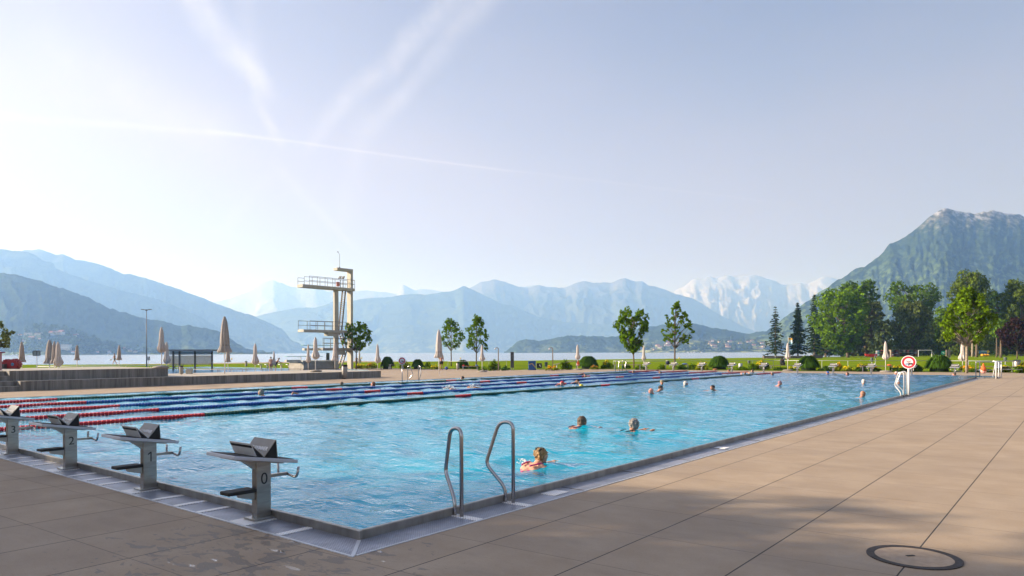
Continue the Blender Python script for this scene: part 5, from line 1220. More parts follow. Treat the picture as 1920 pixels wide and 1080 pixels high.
tb('board_beam', 584, 607, zLow - .30, zLow - .03, 1.4, .5, m=CONC)
tb('springboard', 582, 640, zLow + .30, zLow + .36, 1.5, .5, m=TEAL); tb('springboard', 545, 613, zgr + 1.62, zgr + 1.68, .8, .5, m=TEAL); tb('board_stand', 545, 571, zgr + 1.0, zgr + 1.25, .8, .45, m=CONC)
for q in (603, 573): tb('board_post', q, q + 1.2, zgr + 1.0, zgr + 1.6, 1.0, .1, m=DULL)
# railings
def trail_(px0, px1, z, h, posts, x):
    ya, yb = TY(px0) - OY, TY(px1) - OY; mb = MB(); zz = z - zt0
    for f_ in (1, .5): mb.tube([(x, ya, zz + h * f_), (x, yb, zz + h * f_)], .028, 6)
    for k in range(posts + 1): y = ya + (yb - ya) * k / posts; mb.tube([(x, y, zz), (x, y, zz + h)], .028, 6)
    mb.build('railing', mat('rail_grey', (0.20, 0.21, 0.23), .5, .4), tw)
hR = 1.05
for x in (-.06, -1.09): trail_(581, 666, zTop, hR, 6, x)
trail_(569, 581, zTop, hR * .8, 1, -1.09)
for x in (-.06, -1.14): trail_(570 if x < -1 else 582, 650, zMid, hR, 5, x)
trail_(606, 675, zLow, hR * 1.15, 5, -.02); trail_(618, 664, zLow, hR * 1.1, 4, -1.1)
mb = MB(); ye = TY(666) - OY
for f_ in (1, .5): mb.tube([(-.06, ye, zTop - zt0 + hR * f_), (-1.09, ye, zTop - zt0 + hR * f_)], .028, 6)
mb.build('railing', mat('rail_grey', (0, 0, 0)), tw)
# ladders between the columns
def flight(pa, za, pb_, zb_, xc, w_=.62, hand_=True):
    ya, yb = TY(pa) - OY, TY(pb_) - OY; A = Vector((xc, ya, za - zt0)); B = Vector((xc, yb, zb_ - zt0)); mb = MB(); n = int((B - A).length / .26)
    for sx in (-1, 1): mb.bar(A + Vector((sx * w_ / 2, 0, 0)), B + Vector((sx * w_ / 2, 0, 0)), .07, .16)
    for k in range(1, n): p = A.lerp(B, k / n); mb.box(p, (w_, .20, .05))
    if hand_:
        for sx in (-1, 1): mb.tube([A + Vector((sx * w_ / 2, 0, .8)), B + Vector((sx * w_ / 2, 0, .8))], .02, 6)
    mb.build('ladder', mat('ladder_steel', (0.24, 0.20, 0.17), .5, .2), tw)
flight(643, zMid, 651, zTop - .1, -.55); flight(652, zLow, 643, zMid - .1, -.55); flight(641, zgr + .1, 654, zLow - .1, -.55)
# floodlights, lift-ring, mast
for q in (643.5, 649.5):
    y = TY(q) - OY; mb = MB(); z_ = tz(q, 524) - zt0; mb.tube([(-.5, y, zTop - zt0), (-.5, y, z_)], .03, 6); mb.box((-.5, y - .1, z_ + .25), (.42, .10, .40), M=Matrix.Rotation(-.5, 4, 'X')); mb.build('floodlight', DARK, tw)
mb = MB(); y = TY(643) - OY; mb.tube([(-.95, y, zTop - zt0 + .2), (-.95, y, zTop - zt0 + .75)], .22, 12); mb.build('rescue_ring_box', mat('pale_red', (0.5, 0.20, 0.15), .6), tw)
mb = MB(); y = TY(642) - OY; zm = zRoof - zt0; mb.tube([(-.5, y, zm), (-.5, y, zm + 1.75), (-.5, y - .25, zm + 2.0)], .022, 6); mb.box((-.5, y - .27, zm + 2.02), (.1, .14, .1)); mb.tube([(-.5, y, zm), (-.5, y, zm + .16)], .07, 8); mb.build('mast', DARK, tw)
# stair base equipment
tb('control_cabinet', 655, 658, zgr, zgr + .2, 1.0, .3, m=DULL)

# ------------------------------------------------------------------ open shelter
p = gpt(325, 694); q = gpt(400, 693.5); L = (q - p).length; k = depth(p) / F; ang = math.atan2(q.y - p.y, q.x - p.x)
t = thing('shelter', 'open shelter with a flat grey roof and slatted beige wind screens', 'shelter', tuple(p), ang); h = zat(325, 657, depth(p)) - p.z
mb = MB(); mb.box((L * .47, .4, h), (L * 1.10, 3.2, .22)); mb.build('roof', mat('roof_grey', (0.16, 0.18, 0.21), .5), t)
for s in (.0, .155, .54, .97):
    mb = MB(); mb.box((L * s, 0, h / 2), (.18, .18, h)); mb.build('post', mat('brown_post', (0.13, 0.11, 0.09), .6), t)
for a, b in ((-.1, .145), (.17, .525), (.555, .955)):
    mb = MB()
    for z_ in range(9): mb.box((L * (a + b) / 2, .05, h * (.30 + .052 * z_)), (L * (b - a), .03, h * .044))
    mb.build('wind_screen', mat('slat_beige', (0.56, 0.47, 0.36), .8), t)
    mb = MB(); mb.box((L * (a + b) / 2, .05, h * .86), (L * (b - a), .02, h * .17)); mb.build('glass_strip', mat('pale_glass', (0.5, 0.55, 0.58), .15), t)
for a, b in ((0, .1), (.16, .28)):
    mb = MB(); mb.bar((L * a, -.3, .1), (L * b, -.3, h * .28), .06, .06); mb.bar((L * b, -.3, .1), (L * a, -.3, h * .28), .06, .06); mb.build('trestle', DARK, t)

# blocks at the far side of the leisure pool
LL = ['small far starting block leftmost at the leisure pool', 'small far starting block second from left at the leisure pool', 'small far starting block behind the two bathers', 'small far starting block rightmost at the leisure pool']
for i, px in enumerate((489, 501.5, 527.5, 541.5)):
    p = gp(px, 690.5, -.38); t = thing('pool_block', LL[i], 'starting block', tuple(p), 0, 'small blocks at the leisure pool'); k = depth(p) / F
    mb = MB(); mb.box((0, 0, 2.9 * k), (1.9 * k, 2.2 * k, 5.6 * k)); mb.build('pedestal', CONC, t); mb = MB(); mb.box((0, -.1, 6.6 * k), (5 * k, 7 * k, .8 * k), M=Matrix.Rotation(-.15, 4, 'X')); mb.build('platform', PLAT, t)
def ball(px, py, r_px, d, m, lab):
    p = at(px, py, d); k = d / F; mb = MB(); mb.ell((0, 0, 0), (r_px * k, r_px * k, r_px * k)); mb.lathe([(r_px * .3 * k, -r_px * k * 1.3), (r_px * .25 * k, -r_px * .8 * k)], (0, 0, 0), 8); o = mb.build('buoy', m, None, True, tuple(p)); tag(o, lab, 'buoy', 'yellow swim buoys on the lake')
BUOY = mat('buoy_yellow', (0.55, 0.42, 0.12), .5)
for px, py, lab in ((207.5, 674.5, 'yellow buoy on the lake left of the walking person'), (434.5, 673, 'yellow buoy on the lake right of the tallest parasol'), (678, 671.5, 'yellow buoy on the lake right of the tower'), (863.5, 672, 'yellow buoy on the lake between the two young trees'), (1273.5, 671.5, 'pale yellow buoy right of the thin young tree')):
    ball(px, py, 1.5 if px != 1273.5 else 1.7, 150 if px < 1000 else 190, BUOY, lab)

# ------------------------------------------------------------------ foliage
NR_ = np.random.RandomState(11)
def leaf_mesh(name, pts, nrm, size, m, jitter=.7, asp=1.6, droop=0.0):
    n = len(pts); a = NR_.normal(size=(n, 3)); nr = nrm + a * jitter; nr /= np.linalg.norm(nr, axis=1)[:, None]
    b = NR_.normal(size=(n, 3)); b[:, 2] -= droop * 3; u = b - nr * (b * nr).sum(1)[:, None]; u /= np.linalg.norm(u, axis=1)[:, None] + 1e-9
    v = np.cross(nr, u); s = size * NR_.uniform(.6, 1.3, (n, 1))
    P = np.stack([pts + u * s * asp * .5, pts + v * s * .5 + nr * s * .12, pts - u * s * asp * .5, pts - v * s * .5 + nr * s * .12], 1).reshape(-1, 3)
    me = bpy.data.meshes.new(name); me.vertices.add(4 * n); me.vertices.foreach_set('co', P.astype(np.float32).ravel())
    me.loops.add(4 * n); me.loops.foreach_set('vertex_index', np.arange(4 * n, dtype=np.int32)); me.polygons.add(n)
    me.polygons.foreach_set('loop_start', np.arange(0, 4 * n, 4, dtype=np.int32)); me.polygons.foreach_set('loop_total', np.full(n, 4, dtype=np.int32))
    me.materials.append(m); me.update(); me.validate(); return me
def blob_points(blobs, n, clump=6, shell=.55):
    w_ = np.array([b[3] * b[4] for b in blobs]); w_ = w_ / w_.sum(); P = []; N = []
    for b, wt in zip(blobs, w_):
        k = max(3, int(n * wt / clump)); d = NR_.normal(size=(k, 3)); d /= np.linalg.norm(d, axis=1)[:, None]; r = shell + (1 - shell) * NR_.uniform(0, 1, (k, 1)) ** .6
        c = d * r; cl = np.repeat(c, clump, 0) + NR_.normal(size=(k * clump, 3)) * .13; dn = np.repeat(d, clump, 0)
        P.append(cl * np.array(b[3:6]) + np.array(b[:3])); N.append(dn + np.array([0, 0, .3]))
    return np.concatenate(P), np.concatenate(N)
def tree(name, label, cat, px, base, top, left, right, cb, lm, n=4000, leaf=.3, style='round', trunk=.012, bark=BARK, nb=22, seed=0, group=None, d=None, droop=0.0, z=None, env=None, bs=1.0, zs=1.0, clump=6, shell=.55):
    """px: trunk column; cb: photo row of the crown's lowest leaves; left/right: photo columns of the crown"""
    q = random.Random(seed + 100)
    p = gpt(px, base) if d is None else at(px, 660, d)
    if d is not None: p.z = hgt(p.x, p.y) if z is None else z
    D = depth(p); k = D / F; H = zat(px, top, D) - p.z; zc = zat(px, cb, D) - p.z
    cx = ((left + right) / 2 - px) * k; rx = (right - left) / 2 * k; rz_ = (H - zc) / 2
    t = thing(name, label, cat, tuple(p), YAW, group)
    blobs = []
    for i in range(nb):
        u = q.random(); v_ = (i + .5) / nb
        if env is None: e = math.sqrt(max(.02, 1 - (2 * v_ - 1) ** 2)) if style != 'cone' else (1.02 - v_)
        else: e = float(np.interp(v_, [a for a, b in env], [b for a, b in env]))
        a = i * 2.39996 + q.uniform(-.4, .4); rad = rx * e * (math.sqrt(q.uniform(.25, 1)) if style != 'cone' else 1) * .92
        br = rx * q.uniform(.17, .36) * bs
        bz = min(br * q.uniform(.6, .9) * zs, rz_ * .6)
        blobs.append((cx + rad * math.cos(a), rad * .8 * math.sin(a), zc + (H - zc) * (.04 + .90 * v_) , br, br, bz))
    mb = MB(); tr = H * trunk
    if style == 'open': tk = H * .94
    else: tk = zc + (H - zc) * .75
    bendx = cx * .6
    path = [Vector((0, 0, -.1)), Vector((bendx * .1, 0, zc * .5)), Vector((bendx * .4, 0, zc + (tk - zc) * .3)), Vector((bendx, 0, tk))]
    mb.tube(path, [tr * 1.15, tr, tr * .75, tr * .2], 9); mb.build('trunk', bark, t, True)
    mb = MB()
    for b in blobs:
        bz = b[2] - zc; st = max(zc * .8, b[2] - abs(b[0] - cx) * 1.1 - rz_ * .25); st = min(st, tk * .95); s0 = Vector((bendx * st / max(tk, .1), 0, st)); e0 = Vector(b[:3]); md = s0.lerp(e0, .5) + Vector((0, 0, .08 * (e0 - s0).length))
        r0 = tr * .38 * (1 - .5 * st / H); mb.tube([s0, md, e0, e0 + (e0 - md).normalized() * b[3] * .7], [r0, r0 * .7, r0 * .35, r0 * .12], 5, caps=False)
    mb.build('limbs', bark, t, True)
    P, N = blob_points(blobs, n, clump, shell)
    keep = (P[:, 2] > zc * .55)
    obj('crown', leaf_mesh('crown', P[keep], N[keep], leaf, lm, droop=droop), t)
    return t
def hang(t_lab, *a, **k): return tree(*a, **k)
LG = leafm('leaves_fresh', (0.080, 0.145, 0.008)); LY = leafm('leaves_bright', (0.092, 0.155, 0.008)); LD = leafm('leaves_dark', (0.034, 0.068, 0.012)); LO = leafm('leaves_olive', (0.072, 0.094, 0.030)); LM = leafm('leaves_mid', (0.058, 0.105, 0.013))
LB = leafm('leaves_birch', (0.065, 0.095, 0.014)); LP = leafm('leaves_purple', (0.024, 0.012, 0.014)); LC = leafm('needles', (0.022, 0.038, 0.016), .3, .15); LW = leafm('leaves_silver', (0.06, 0.085, 0.035))
YG = 'young trees planted by the pool'
tree('young_tree', 'young round tree partly behind the diving tower', 'tree', 668, 692, 602, 640, 698, 655, LG, 3400, .17, seed=1, group=YG, nb=46, bs=.62, zs=1.5, shell=.2)
tree('young_tree', 'young tree right of the large closed parasol', 'tree', 846, 687, 597, 818, 873, 652, LG, 3600, .15, seed=2, group=YG, bs=.6, zs=1.5, shell=.2, nb=52, env=[(0, .5), (.3, 1), (.6, .85), (1, .15)])
tree('young_tree', 'young tree with a slender parasol before its right side', 'tree', 893, 688, 590, 868, 923, 656, LG, 3800, .15, seed=3, group=YG, bs=.6, zs=1.5, shell=.2, nb=52, env=[(0, .7), (.35, 1), (.6, .75), (1, .12)])
tree('young_tree', 'densest young tree, vase-shaped, in the middle of the far side', 'tree', 1188.5, 691, 577, 1150, 1218, 660, LG, 5600, .155, seed=4, group=YG, bs=.55, zs=2.0, shell=.2, nb=70, env=[(0, .25), (.3, .7), (.6, 1), (.85, .85), (1, .6)])
tree('young_tree', 'thin airy young tree with sky between its branches', 'tree', 1265, 690, 563, 1235, 1303, 645, LG, 2400, .16, style='open', seed=5, group=YG, bs=.5, zs=1.3, shell=.2, nb=46, env=[(0, .6), (.3, 1), (.7, .6), (1, .04)])
tree('young_tree', 'bright yellow-green young tree with a wrapped trunk on the right', 'tree', 1812.5, 700, 538, 1766, 1864, 640, LY, 10000, .13, seed=6, bark=BARKL, nb=80, bs=.55, zs=1.3, shell=.2, trunk=.014, env=[(0, .8), (.35, 1), (.7, .7), (1, .1)])
tree('small_tree', 'sparse tree reaching in at the left edge of the photo', 'tree', -22, 700, 596, -62, 24, 656, leafm('leaves_sage', (0.10, 0.13, 0.06)), 1300, .15, seed=7, nb=40, d=46, bs=.55, zs=1.5, shell=.2)
def conifer(px, base, top, half, label, d, n=3000, sparse=1.0):
    p = at(px, 660, d); p.z = -.3; k = d / F; H = zat(px, top, d) - p.z; q = random.Random(px); t = thing('conifer', label, 'tree', tuple(p), YAW, 'dark conifers by the lake')
    mb = MB(); mb.tube([(0, 0, 0), (0, 0, H * .5), (0, 0, H)], [H * .016, H * .010, .02], 7); mb.build('trunk', BARK, t)
    P = []; N = []; mb = MB(); R0 = half * k
    z = H * .12
    while z < H * .985:
        f = 1 - (z / H); L = R0 * (f ** .75) * 1.05; nb = 6 if f > .15 else 4; a0 = q.random() * 6
        for j in range(nb):
            a = a0 + 2 * PI * j / nb + q.uniform(-.3, .3); l = L * q.uniform(.5, 1.18); dr = l * .28
            e = Vector((math.cos(a) * l, math.sin(a) * l, z - dr)); mb.tube([(0, 0, z), (e.x * .6, e.y * .6, z - dr * .75), tuple(e)], [.05, .035, .01], 4, caps=False)
            m_ = max(3, int(n * .0024 * l / R0 * 22 * sparse))
            s = NR_.uniform(.12, 1, m_); w_ = NR_.normal(size=m_) * l * .13 * (1.1 - s); P.append(np.stack([math.cos(a) * l * s - math.sin(a) * w_, math.sin(a) * l * s + math.cos(a) * w_, z - dr * s ** 1.3 - NR_.uniform(0, .5, m_) * l * .16], 1)); N.append(np.tile([0, 0, 1.0], (m_, 1)))
        z += H * (.036 if sparse < .2 else .027) * (1 + f * .5) * q.uniform(.8, 1.2)
    mb.build('limbs', BARK, t); obj('crown', leaf_mesh('crown', np.concatenate(P), np.concatenate(N), .42, LC, jitter=.5, asp=2.4, droop=.15), t)
conifer(1454, 666, 572, 22, 'leftmost conifer with open see-through branches', 215, sparse=.13)
conifer(1496, 667, 566, 21, 'dense dark conifer behind the flagpole', 215, sparse=.3)
conifer(1527, 666, 549, 21, 'dark conifer leaning into the big broadleaf tree', 235, sparse=.3)
big = dict(trunk=.022, nb=70, bs=.8, zs=1.1)
PK = 'large park trees behind the lawn'
tree('broadleaf_tree', 'tall dark broadleaf tree whose crown spreads right of the mountain foot', 'tree', 1625, 668, 524, 1565, 1648, 640, LM, 9000, .62, seed=11, d=250, group=PK, env=[(0, .5), (.4, .7), (.75, 1), (1, .7)], **big)
tree('broadleaf_tree', 'big light green broadleaf tree with forked limbs, nearest the conifers', 'tree', 1590, 668, 541, 1519, 1628, 655, LG, 11000, .55, seed=12, d=225, group=PK, env=[(0, .35), (.3, .8), (.6, 1), (.85, .85), (1, .45)], **big)
tree('broadleaf_tree', 'high dark green tree with a flat open top behind the round olive tree', 'tree', 1712, 668, 527, 1660, 1763, 640, LM, 8000, .60, seed=13, d=260, group=PK, env=[(0, .3), (.5, .6), (.75, 1), (1, .75)], **big)
tree('willow', 'round olive grey willow in the middle of the park trees', 'tree', 1708, 668, 563, 1668, 1751, 664, LO, 9500, .50, seed=14, d=222, droop=.5, group=PK, env=[(0, .8), (.4, 1), (.75, .85), (1, .35)], **big)
tree('willow', 'small silvery shrub-like tree left of the round willow', 'tree', 1655, 668, 597, 1632, 1678, 668, LW, 5000, .42, seed=15, d=218, droop=.4, group=PK, env=[(0, 1), (.5, .8), (1, .4)], **big)
tree('broadleaf_tree', 'tall dark olive tree filling the gap right of the forked tree', 'tree', 1635, 668, 560, 1598, 1664, 668, LO, 8000, .52, seed=16, d=235, group=PK, env=[(0, .9), (.5, 1), (.8, .7), (1, .4)], **big)
tree('birch', 'tallest tree on the right, a birch with hanging twigs', 'tree', 1822, 668, 505, 1766, 1868, 668, LB, 13000, .46, seed=17, d=215, droop=1.2, bark=BARKL, group=PK, env=[(0, 1), (.35, 1), (.6, .72), (.8, .6), (1, .35)], **big)
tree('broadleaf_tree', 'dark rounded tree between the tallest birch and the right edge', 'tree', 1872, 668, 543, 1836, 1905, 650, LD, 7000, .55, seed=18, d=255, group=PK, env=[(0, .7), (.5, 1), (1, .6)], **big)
tree('birch', 'large drooping tree cut by the right edge of the photo', 'tree', 1915, 669, 520, 1866, 1968, 664, LB, 12000, .46, seed=19, d=212, droop=1.0, group=PK, env=[(0, .9), (.4, 1), (.75, .8), (1, .4)], **big)
tree('copper_tree', 'dark purple-leaved tree at the right edge', 'tree', 1907, 676, 596, 1878, 1940, 655, LP, 4200, .30, seed=20, d=140, nb=26, trunk=.014)
tree('broadleaf_tree', 'deep green tree at the left foot of the tallest birch', 'tree', 1778, 667, 575, 1748, 1806, 664, LG, 6500, .48, seed=21, d=228, group=PK, env=[(0, 1), (.5, 1), (1, .5)], **big)
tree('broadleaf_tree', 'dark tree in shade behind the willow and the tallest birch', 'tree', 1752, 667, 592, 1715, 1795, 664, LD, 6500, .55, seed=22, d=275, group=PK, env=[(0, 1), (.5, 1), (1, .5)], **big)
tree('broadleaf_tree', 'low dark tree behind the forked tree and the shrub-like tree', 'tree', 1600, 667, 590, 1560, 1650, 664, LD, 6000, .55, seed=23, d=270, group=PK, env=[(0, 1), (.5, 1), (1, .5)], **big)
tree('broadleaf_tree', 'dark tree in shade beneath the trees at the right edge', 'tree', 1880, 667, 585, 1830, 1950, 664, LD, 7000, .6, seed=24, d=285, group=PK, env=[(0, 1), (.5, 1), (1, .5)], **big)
tree('broadleaf_tree', 'low dark tree between the third conifer and the forked tree', 'tree', 1548, 667, 590, 1525, 1575, 660, LM, 4000, .5, seed=25, d=245, group=PK, env=[(0, .8), (.5, 1), (1, .5)], **big)
# trunks of the park standing free below the crowns
for i, (px, w_, lab) in enumerate(((1862, 5, 'thick shaded trunk right of the bright young tree'), (1838, 3.5, 'slim tree trunk with a leafy top right of the speckled birch'))): pass
# dense shaded shrubbery closing the view under the crowns
def hedge(px0, px1, top, d, m, lab, n, leaf, depth_m=6):
    a = at(px0, 660, d); b = at(px1, 660, d); a.z = b.z = 0; Hh = zat(px0, top, d); L = (b - a).length; ang = math.atan2(b.y - a.y, b.x - a.x)
    blobs = [(L * (i + .5) / 26 , NR_.uniform(-1, 1) * depth_m * .3, Hh * .45 * NR_.uniform(.8, 1.1), L / 26 * 1.1, depth_m * .5, Hh * .55 * NR_.uniform(.7, 1.1)) for i in range(26)]
    P, N = blob_points(blobs, n, shell=.2); o = obj('shrubbery', leaf_mesh('shrubbery', P, N, leaf, m), None, tuple(a), ang); o['kind'] = 'stuff'; o['label'] = lab; o['category'] = 'shrubbery'
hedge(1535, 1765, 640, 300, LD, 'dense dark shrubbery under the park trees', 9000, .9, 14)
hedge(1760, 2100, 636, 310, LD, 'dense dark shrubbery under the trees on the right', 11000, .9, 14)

# mounds of ornamental grass, shrubs and flower clumps
def grass_dome(px0, px1, base, top, label, m):
    px = (px0 + px1) / 2; p = gpt(px, base); D = depth(p); k = D / F; H = zat(px, top, D) - p.z; W_ = (px1 - px0) / 2 * k
    t = thing('ornamental_grass', label, 'grass clump', (p.x - SN * W_ * .5, p.y + CS * W_ * .5, p.z), YAW, 'domes of ornamental grass')
    q = NR_; V_ = []; F_ = []; n = 2600
    for i in range(n):
        a = q.uniform(0, 2 * PI); e = math.sqrt(q.uniform(0, 1)); wd = .030
        r0 = .25 * W_ * e; r1 = W_ * (.25 + .80 * e) * q.uniform(.85, 1.02); hh = H * math.sqrt(max(.03, 1 - (e * .93) ** 2.2)) * q.uniform(.78, 1.12)
        ca, sa = math.cos(a), math.sin(a); o = len(V_)
        pts = [(r0, .02), (r0 + (r1 - r0) * .35, hh * .8), (r0 + (r1 - r0) * .75, hh), (r1 * 1.03, hh * .82 if e < .8 else hh * .5)]
        for j, (r, z) in enumerate(pts):
            w2 = wd * (1, .9, .7, .15)[j]; V_ += [(ca * r - sa * w2, sa * r + ca * w2, z), (ca * r + sa * w2, sa * r - ca * w2, z)]
        for j in range(3): F_.append((o + 2 * j, o + 2 * j + 1, o + 2 * j + 3, o + 2 * j + 2))
    me = bpy.data.meshes.new('blades'); me.from_pydata(V_, [], F_); me.materials.append(m); obj('blades', me, t)
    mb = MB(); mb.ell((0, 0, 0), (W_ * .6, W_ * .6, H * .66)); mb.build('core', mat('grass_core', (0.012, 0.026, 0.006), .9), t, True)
GB = leafm('blades_green', (0.030, 0.066, 0.010), .6, .2)
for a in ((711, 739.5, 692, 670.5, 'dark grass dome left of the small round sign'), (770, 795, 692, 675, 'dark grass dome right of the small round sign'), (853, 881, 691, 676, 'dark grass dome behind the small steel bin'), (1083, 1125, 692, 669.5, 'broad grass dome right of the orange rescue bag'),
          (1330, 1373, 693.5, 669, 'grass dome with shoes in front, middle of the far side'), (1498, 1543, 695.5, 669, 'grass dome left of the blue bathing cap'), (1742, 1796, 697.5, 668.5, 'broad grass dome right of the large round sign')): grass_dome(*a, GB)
def shrub(px0, px1, base, top, lm, label, n=700, leaf=.09, flowers=None, cat='shrub', name='shrub', fn=150):
    px = (px0 + px1) / 2; p = gpt(px, base); D = depth(p); k = D / F; H = max(.15, zat(px, top, D) - p.z); W_ = (px1 - px0) / 2 * k
    t = thing(name, label, cat, (p.x - SN * .4, p.y + CS * .4, p.z), YAW)
    nb = max(5, int(W_ * 5)); bl = []
    for i in range(nb):
        x = (i + .5) / nb * 2 - 1; e = math.sqrt(max(.1, 1 - x * x)) if W_ < 1.6 else 1; hh = H * e * NR_.uniform(.65, 1.05)
        bl.append((x * W_ * .85, NR_.uniform(-.3, .3), hh * .5, max(.2, W_ / nb * 1.6), .35, hh * .5))
    P, N = blob_points(bl, n, shell=.35); P[:, 2] = np.maximum(P[:, 2], .02); obj('leaves', leaf_mesh('leaves', P, N, leaf, lm), t)
    mb = MB(); [mb.tube([(b[0] * .6, b[1], 0), (b[0], b[1], b[2])], [.015, .006], 4, caps=False) for b in bl]; mb.build('stems', BARK, t)
    if flowers:
        up = P[:, 2] > H * .45; Q = P[up][:fn] + np.array([0, -.05, .05]); obj('flowers', leaf_mesh('flowers', Q, N[up][:fn], leaf * .95, flowers, asp=1.0), t)
FY = leafm('petals_yellow', (0.55, 0.42, 0.02), .2); FO = leafm('petals_orange', (0.55, 0.24, 0.02), .2); LYG = leafm('leaves_yellow_green', (0.17, 0.20, 0.015)); LGm = leafm('leaves_garden', (0.035, 0.075, 0.012))
for a in ((663, 684, 691.5, 679, LYG, 'low yellow-green shrub behind the slim tree trunk', 900, .10, FY), (684, 707, 691.5, 678.5, LYG, 'hedge of orange and yellow flowers right of the diving tower', 900, .10, FO),
          (747, 768, 691.5, 674, LYG, 'yellow-green shrub behind the small round sign', 800, .10, FY), (794, 809, 692, 677, LG, 'upright green shrub right of the second grass dome', 500), (806, 822, 693, 684, LYG, 'low yellow shrub left of the large closed parasol', 500, .09, FY),
          (866, 900, 692, 684, LGm, 'orange flowering plants behind the bench with the red towel', 700, .09, FO), (896, 916, 695, 686, LG, 'low green clump right of the slender parasol', 400), (914, 938, 695, 670, LY, 'tall bright green shrub left of the first shower', 1500, .10),
          (937, 956, 695, 686, LGm, 'low dark green clump between the shower and the grey stele', 400), (1021, 1049, 695, 686, LYG, 'yellow flowers at the foot of the second shower', 500, .09, FO), (1050, 1073, 693.5, 671, LY, 'leafy green shrub behind the sloping board', 1400, .10),
          (1108, 1124, 693, 684.5, LYG, 'orange blossoms in front of the broad grass dome', 400, .08, FO), (1127, 1152, 692, 675, LY, 'yellow-green shrub right of the broad grass dome', 1200, .10, FY), (1168, 1184, 692, 679, LGm, 'dark green shrub left of the dense tree trunk', 500),
          (1190, 1215, 693.5, 683, LG, 'low green clump right of the dense tree trunk', 400), (1235, 1249, 693.5, 682, LG, 'small grassy clump left of the bench with the navy bag', 500), (1270, 1288, 693.5, 682.5, LGm, 'dark shrub under the bench with the blue towel', 600),
          (1291, 1308, 693.5, 680, LY, 'spiky green plant between two starting blocks', 500, .1), (1306, 1330, 694, 678, LYG, 'yellow-green shrub behind the block left of the grass dome', 700, .1, FY), (1385, 1406, 694.5, 687, LG, 'low plants below the round grey container', 500),
          (1404, 1419, 694, 679.5, LY, 'upright light green grass right of the post bin', 900, .1), (1419, 1447, 694, 671, LYG, 'large yellow-green shrub behind a starting block', 1500, .1, FY), (1455, 1478, 695, 687, LGm, 'low dark plants below the backpack', 500),
          (1478, 1500, 695, 687, LY, 'low bright plants left of the grass dome by the blue cap', 500, .09, FY), (1541, 1562, 696, 684, LD, 'dark clump right of the grass dome by the blue cap', 600), (1566, 1584, 696, 680, LYG, 'flowering shrub behind a far starting block', 600, .1, FO),
          (1580, 1612, 696.5, 686.5, LYG, 'long low bed of yellow flowers left of the orange towel bench', 1200, .1, FY), (1608, 1632, 697, 681, LGm, 'yellow flowering plants at the left end of the orange towel bench', 900, .1, FY), (1636, 1655, 697, 686, LGm, 'dark plants under the orange towel bench', 700, .1, FO),
          (1678, 1708, 697.5, 682, LGm, 'dark shrub with yellow daisies left of the round sign post', 1100, .1, FY), (1706, 1736, 697.5, 677.5, LGm, 'shrub with orange-yellow daisies right of the round sign', 1500, .1, FO), (1811, 1828, 698, 684, LYG, 'orange and yellow flowers beside the wrapped trunk', 800, .1, FO),
          (1826, 1862, 698.5, 689, LGm, 'low plants behind the stair rails', 700), (1866, 1902, 698.5, 682, LYG, 'yellow flower bed behind the right bench', 1100, .1, FY), (1913, 1960, 700, 673, LY, 'light green shrub cut by the right edge', 1500, .1, FY)):
    lab = a[5]; shrub(*a[:4], a[4], lab, *(a[6:8] if len(a) > 7 else (a[6] if len(a) > 6 else 600, .09)), flowers=a[8] if len(a) > 8 else None)

# ------------------------------------------------------------------ things under the park trees
def boxthing(name, label, cat, px, base, d): p = at(px, 660, d); p.z = hgt(p.x, p.y); return thing(name, label, cat, tuple(p), YAW), d / F
d = 196; t, k = boxthing('rowing_boat', 'red rowing boat lying on the lawn under the trees', 'boat', 1633, 668, d)
mb = MB(); z0 = .25
prof = [(-12, 6.2, .2), (-10.5, 4, 1.6), (-5, 2.0, 2.6), (0, 1.6, 2.8), (6, 1.8, 2.6), (11, 3, 1.8), (12.2, 6.6, .2)]
vs = []
for x, zb, wy in prof: vs += [(x * k, -wy * k, 7.2 * k), (x * k, -wy * k * .6, zb * k), (x * k, wy * k * .6, zb * k), (x * k, wy * k, 7.2 * k)]
mb.add(vs, [(4 * i + j, 4 * i + j + 1, 4 * i + j + 5, 4 * i + j + 4) for i in range(6) for j in range(3)]); mb.build('hull', RED, t)
for i in range(2):
    p = at(1648 + i * 9, 660, 199); p.z = 0; k2 = 199 / F
    t = thing('board_rack', ('rack of colourful paddle boards behind the red boat', 'end of the board rack with striped boards beside the parasol')[i], 'rack', tuple(p), YAW)
    cs = [mat('board_' + str(j), c, .4) for j, c in enumerate(((.02, .3, .4), (.5, .45, .03), (.55, .55, .55), (.02, .02, .03), (.05, .15, .35), (.4, .03, .03)))]
    for r in range(6):
        for s in range(2):
            mb = MB(); mb.ell(((s - .5) * 4.4 * k2, 0, (2.2 + r * 1.9) * k2), (3.4 * k2, 1.0, .45 * k2), M=Matrix.Rotation(.12 * (-1) ** r, 4, 'Y')); mb.build('board', cs[(r * 2 + s + i) % 6], t, True)
    for s in (-1, 1): mb = MB(); mb.box((s * 4.4 * k2, 0, 6 * k2), (.12, .8, 12 * k2)); mb.build('upright', WOOD, t)
t, k = boxthing('kayak_rack', 'long open rack full of dark boats stored in tiers', 'rack', 1669, 668.6, 198)
for x in (0, 15, 33, 51): mb = MB(); mb.box((x * k, 0, 6.8 * k), (.7 * k, 1.2, 13.6 * k)); mb.build('upright', WOOD, t)
mb = MB(); mb.box((25.5 * k, 0, 13.4 * k), (52 * k, 1.4, .6 * k)); mb.build('top_beam', WOOD, t); mb = MB(); mb.box((25.5 * k, 1.0, 7 * k), (51 * k, .1, 12 * k)); mb.build('shadow_sheet', mat('rack_shadow_board', (0.02, 0.022, 0.022), .9), t)  # dark sheet added to stand for the shade behind the boats
